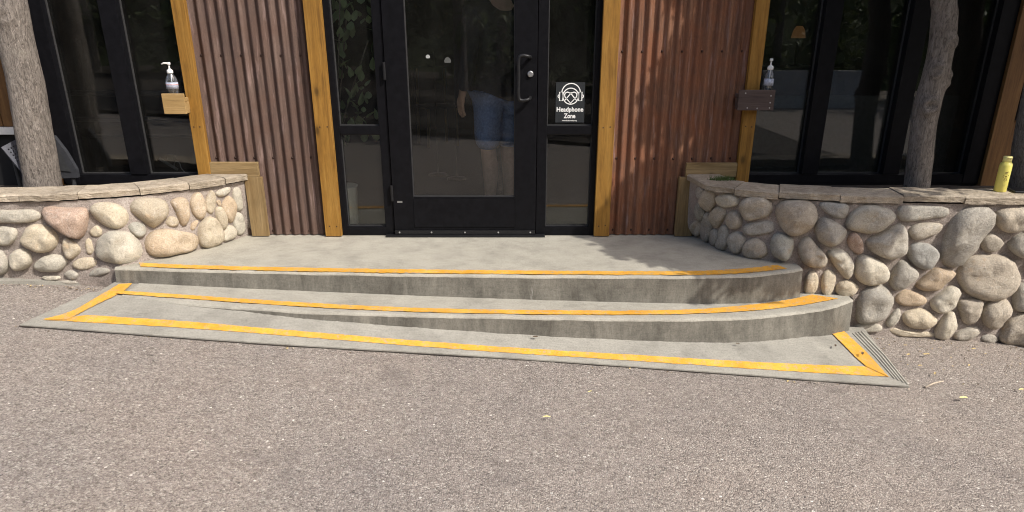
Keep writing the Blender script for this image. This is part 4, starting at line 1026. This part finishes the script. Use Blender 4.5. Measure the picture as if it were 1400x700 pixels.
def person():
    py = .50; b = Vector((at_y(682, 200, py).x, py, 0)); r = empty('person', b, R(40)); tag(r, 'person in blue shorts and dark shirt standing inside behind the door glass', 'person')
    def skin(name, V, Ed, m, parent, sub=2, root=0):
        me = bpy.data.meshes.new(name); me.from_pydata([v[0] for v in V], Ed, []); o = link(name, me, m, parent)
        md = o.modifiers.new('skin', 'SKIN'); md.use_smooth_shade = True
        for i, v in enumerate(V):
            k = me.skin_vertices[0].data[i]; rr = v[1]; k.radius = rr if isinstance(rr, tuple) else (rr, rr); k.use_root = (i == root)
        s = o.modifiers.new('sub', 'SUBSURF'); s.levels = sub; s.render_levels = sub; return o
    V = []; Ed = []
    def chain(pts, start=None):
        prev = start
        for p in pts:
            V.append(p); i = len(V)-1
            if prev is not None: Ed.append((prev, i))
            prev = i
        return prev
    pel = chain([((0, 0, .94), (.15, .11))])
    chest = chain([((0, 0, 1.12), (.135, .10)), ((0, .01, 1.32), (.15, .105))], pel)
    neck = chain([((0, .0, 1.46), (.075, .07)), ((0, .01, 1.53), .052)], chest)
    chain([((0, .03, 1.62), (.075, .09)), ((0, .03, 1.70), (.078, .092)), ((0, .02, 1.755), (.05, .06))], neck)
    for s in (-1, 1):
        chain([((s*.085, 0, .84), .088), ((s*.088, .01, .66), .074), ((s*.088, .012, .50), .054), ((s*.088, -.015, .37), .060), ((s*.086, -.008, .20), .042), ((s*.085, 0, .085), .033), ((s*.088, .04, .045), .034), ((s*.092, .13, .03), .028)], pel)
    hands = []
    for s in (-1, 1):
        e = (s*.20, .02, 1.36); el = (s*.255, -.02, 1.09); wr = (s*.215, .12, .87) if s < 0 else (s*.25, .08, .86)
        k = chain([(e, .058), (el, .044), (((el[0]+wr[0])/2, (el[1]+wr[1])/2, (el[2]+wr[2])/2), .042), (wr, .027)], chest); hands.append((s, wr, k))
        palm = (wr[0], wr[1]+.025, wr[2]-.07); k2 = chain([(((wr[0]+palm[0])/2, (wr[1]+palm[1])/2, wr[2]-.035), (.03, .018)), (palm, (.036, .016))], k)
        for f in range(4):
            fx = palm[0]; fy = palm[1]-.027+.018*f; ln = (.062, .074, .078, .064)[f]
            chain([((fx, fy, palm[2]-.02), .009), ((fx-s*.006, fy+.004, palm[2]-.02-ln*.5), .0085), ((fx-s*.024, fy+.006, palm[2]-.02-ln), .007)], k2)
        chain([((palm[0]-s*.01, palm[1]+.04, palm[2]+.02), .010), ((palm[0]-s*.022, palm[1]+.06, palm[2]-.015), .009)], k2)
    body = skin('body', V, Ed, M['skin'], r)
    # clothing
    S = [((0, 0, .93), (.168, .13)), ((-.088, 0, .84), .108), ((-.092, .01, .64), .100), ((-.094, .0, .475), .098), ((.088, 0, .84), .108), ((.092, .01, .64), .100), ((.094, .0, .475), .098)]
    skin('shorts', S, [(0, 1), (1, 2), (2, 3), (0, 4), (4, 5), (5, 6)], M['denim'], body, 2)
    S = [((0, 0, .76), (.19, .155)), ((0, 0, .95), (.18, .142)), ((0, 0, 1.12), (.165, .125)), ((0, .01, 1.34), (.17, .122)), ((0, 0, 1.47), (.085, .08)), ((-.205, .02, 1.37), .072), ((-.255, -.015, 1.09), .06), ((-.218, .11, .885), .05), ((.205, .02, 1.37), .072), ((.255, -.015, 1.09), .06), ((.25, .075, .885), .05)]
    skin('shirt', S, [(0, 1), (1, 2), (2, 3), (3, 4), (3, 5), (5, 6), (6, 7), (3, 8), (8, 9), (9, 10)], M['shirt'], body, 2)
    S = [((0, .015, 1.66), (.082, .09)), ((0, .02, 1.72), (.084, .095)), ((0, .02, 1.77), (.05, .06))]
    skin('hair', S, [(0, 1), (1, 2)], M['hair'], body, 2)
    for s in (-1, 1): skin('shoe', [((s*.086, -.02, .05), .046), ((s*.09, .06, .045), .045), ((s*.094, .15, .035), .036)], [(0, 1), (1, 2)], M['shoe'], body, 2)
    mb = MB()
    for s in (-1, 1): mb.lathe([(.006, -.006), (.012, 0), (.006, .006)], 10, (s*.032, .112, 1.655))
    mb.lathe([(.004, -.02), (.016, -.012), (.010, .03)], 10, (0, .125, 1.62)); mb.build('face', M['skin'], body, True)
person()
# pale wooden chair deeper inside
cy0 = 4.3; c0 = at_y(598, 165, cy0); wc = empty('wooden_chair', (c0.x, cy0, 0), R(25)); tag(wc, 'pale legged chair standing in the dark room left of the person', 'chair')
box('seat', (-.2, -.2, .43), (.2, .2, .46), M['char'], wc, bevel=.005); box('backrest', (-.2, .18, .62), (.2, .2, .88), M['char'], wc, bevel=.005)
for x, y in ((-.18, -.18), (.18, -.18), (-.18, .19), (.18, .19)): MB().tube([(x, y, 0), (x*.95, y, .43 if y < 0 else .86)], .017, 8).build('leg', M['chair_wood'], wc)
# two unidentified small pale objects in the dark room; their glow is added
for (u, v, y, lab) in ((585, 78, 2.2, 'small pale hooked object with added glow left of the person behind the door'), (612, 83, 2.0, 'small round grey object with added glow on a bent arm nearest the person behind the door')):
    p = at_y(u, v, y); q = empty('glow_speck', (p.x, y, 0)); tag(q, lab, 'lamp'); gl = NT('added_glow'); gl.put(gl.b, 'Emission Color', (1, .95, .88)); gl.put(gl.b, 'Emission Strength', .42 if u == 585 else .10); gl.put(gl.b, 'Base Color', (.5, .5, .48))
    mb = MB(); mb.lathe([(.004, .028), (.018, .022), (.030, .0), (.026, -.016)] if u == 612 else [(.004, .020), (.014, .014), (.020, .0), (.012, -.010)], 14, (0, 0, p.z)); mb.build('speck_head', gl.m, q, True)
    MB().tube(smooth([(0, .01, p.z+.01), (.035, .01, p.z+.0), (.05, .02, p.z-.05), (.05, .02, 0)], 5), .006, 6).build('arm', M['steel'], q, True); MB().lathe([(.09, 0), (.09, .015), (.01, .025)], 14, (.05, .02, 0)).build('base', M['black'], q)
# a small warm lamp deep in the right room
wl0 = at_y(1092, 46, 3.0); em = NT('warm_shade'); em.put(em.b, 'Base Color', (.25, .13, .06)); em.put(em.b, 'Emission Color', (1, .45, .16)); em.put(em.b, 'Emission Strength', .035)
lam = empty('table_lamp', (wl0.x, 3.0, wl0.z-.30)); tag(lam, 'small lamp with warm orange shade glowing inside the right window', 'lamp')
MB().lathe([(.04, .26), (.068, .26), (.055, .33), (.028, .37), (.02, .37)], 20).build('lamp_shade', em.m, lam, True); MB().lathe([(.07, 0), (.07, .02), (.015, .03), (.012, .22)], 14).build('lamp_base', M['black'], lam, True)
tbl = empty('side_table', (wl0.x, 3.0, 0)); tag(tbl, 'dark table under the small warm lamp inside the right window', 'table')
hh = wl0.z-.301; box('tabletop', (-.35, -.3, hh-.03), (.35, .3, hh), M['char'], tbl)
for x in (-.31, .31):
    for y in (-.26, .26): box('leg', (x-.02, y-.02, 0), (x+.02, y+.02, hh-.031), M['char'], tbl)
# gym machine with a pale handle and a cable, left window
hb = at_y(228, 220, .30); gm = empty('exercise_machine', (hb.x, .45, 0)); tag(gm, 'dark exercise machine with a grey handle and cable behind the left window', 'machine')
def G3(u, v, y): return at_y(u, v, y)-Vector((hb.x, .45, 0))
MB().tube([G3(218, 217, .3), G3(243, 232, .3)], .010, 8).build('handle', M['grip'], gm, True)
MB().tube(smooth([G3(238, 229, .3), G3(239, 222, .3), G3(245, 222, .3), G3(248, 230, .3), G3(255, 238, .3)], 5), .0035, 6).build('cable', M['grip'], gm, True)
box('console', tuple(G3(229, 218, .34)-Vector((0, 0, 0))), tuple(G3(240, 211, .36)), M['grey_plastic'], gm)
for v0, tw in ((127, .018), (163, .018), (186, .012)):
    p = G3(90, v0, .7); MB().tube([(p.x-.1, p.y, p.z), (p.x+.95, p.y, p.z)], tw, 8).build('rail', M['grey_plastic'], gm)
box('deck', (-.9, .2, .0), (.3, .9, .16), M['char'], gm, bevel=.01); box('upright', (-.85, .5, .16), (-.8, .56, 1.2), M['char'], gm); box('upright', (.2, .5, .16), (.25, .56, 1.2), M['char'], gm)

# ------------------------------------------------------------------ the far side of the street (seen mirrored in the glass)
bw = empty('barrier_wall', (8.6, -18, road_z(8.6, -18))); tag(bw, 'pale concrete barrier across the street seen mirrored in the right window', 'barrier')
for i in range(4): box('panel', (-1.78+i*.895, -.08, 0), (-.89+i*.895, .08, 1.05), M['barrier'], bw, bevel=.01)
def far_tree_mesh(seed, rad, n):
    rs = random.Random(seed); mb = MB(); leaves(mb, (0, 0, rad*.95), rad, n, .34, rs, 1.0, 26)
    me = bpy.data.meshes.new('crown'); me.from_pydata(mb.v, [], mb.f); me.materials.append(M['leaf_far']); return me
far_meshes = [far_tree_mesh(s, 2.6, 1700) for s in (1, 2, 3)]
tmb = MB(); tmb.tube([(0, 0, 0), (.05, 0, 1.5), (0, .1, 3.2)], [.16, .13, .08], 8); tme = bpy.data.meshes.new('trunk'); tme.from_pydata(tmb.v, [], tmb.f); tme.materials.append(M['bark'])
rs = random.Random(77)
for i in range(15):
    x = -22+i*3.1+rs.uniform(-.6, .6); y = -21+rs.uniform(-1, 1.2)
    t = empty('street_tree', (x, y, road_z(x, y)), rs.uniform(0, 6)); tag(t, 'dense green tree along the far side of the street', 'tree', 'trees along the far side of the street')
    k = rs.uniform(.85, 1.25); t.scale = (k, k, k)
    col.objects.link(q := bpy.data.objects.new('crown', far_meshes[i % 3])); q.parent = t
    col.objects.link(q := bpy.data.objects.new('trunk', tme)); q.parent = t
for i, (x, y) in enumerate(((-5.5, -12.5), (-1.2, -13.5), (2.6, -12.8))):
    t = empty('shade_tree', (x, y, road_z(x, y)), i*1.7); tag(t, 'spreading shade tree standing across the street opposite the door', 'tree', 'shade trees opposite the door'); t.scale = (1.1, 1.1, 1.3)
    col.objects.link(q := bpy.data.objects.new('crown', far_meshes[i])); q.parent = t; q.location = (0, 0, 1.6)
    col.objects.link(q := bpy.data.objects.new('trunk', tme)); q.parent = t

bx = [lerp(-30, 5.6, i/40) for i in range(41)]
tag(sheet('dark_ground', [[Vector((x, y, road_z(x, y)+.06+.05*noise.noise((x, y, 0)))) for x in bx] for y in (-7.3, -9, -11, -13, -15, -17, -19, -22, -25)], M['soil'], sm=True), 'dark ground sheet across the street standing in for tree shade', kind='structure')  # dark sheet added so the mirrored ground reads as tree shade
hr = [[Vector((x, y, z+1.2*noise.noise((x*.12, y*.12, 2)))) for x in range(-90, 91, 6)] for y, z in ((-24, -1.5), (-28, 3), (-34, 8), (-44, 14), (-60, 20), (-64, -3))]
ht = NT('wooded_slope'); hv = ht.coord(); ht.bump(ht.noise(hv, 1.5, 8, .75), 1.0, .6)
tag(sheet('hillside', hr, ht.set(ht.ramp(ht.noise(hv, 1.2, 9, .75), [(.3, (.02,.028,.012)), (.5, (.09,.12,.045)), (.7, (.20,.24,.09))]), .95), sm=True), 'wooded hillside across the street', kind='structure')

# crumbs of leaf and grit gathered along the wall feet and the apron edge
rs = random.Random(91); mb = MB()
for i in range(330):
    k = i % 3
    if k == 0: x = rs.uniform(2.05, 3.4); y = WR.y(x, -.4)-.05-abs(rs.gauss(0, .09))
    elif k == 1: x = rs.uniform(2.1, 3.3); y = rs.uniform(-1.35, -.75)
    else: x = rs.uniform(-3.3, -2.4); y = WL.y(x, -.1)-.06-abs(rs.gauss(0, .03))
    if i % 7 == 0:
        p = rs.choice(AR[-1]); x = p.x+rs.gauss(0, .02); y = p.y-.012-abs(rs.gauss(0, .02))
    c = Vector((x, y, road_z(x, y)+.006)); w = rs.uniform(.003, .009); a = rs.uniform(0, 6.28); mb.cur = rs.choice((0, 0, 1, 2))
    e1 = Vector((math.cos(a), math.sin(a), rs.uniform(-.1, .5)))*w; e2 = Vector((-math.sin(a), math.cos(a), rs.uniform(0, .5)))*w*.55
    mb.add([c-e1, c-e2+Vector((0, 0, .002)), c+e1, c+e2+Vector((0, 0, .003))], [(0, 1, 2, 3)])
tag(mb.build('leaf_litter', [M['leaf_brown'], M['leaf_dry'], M['twig']]), 'crumbs of dry leaf and grit along the foot of the walls', kind='stuff')
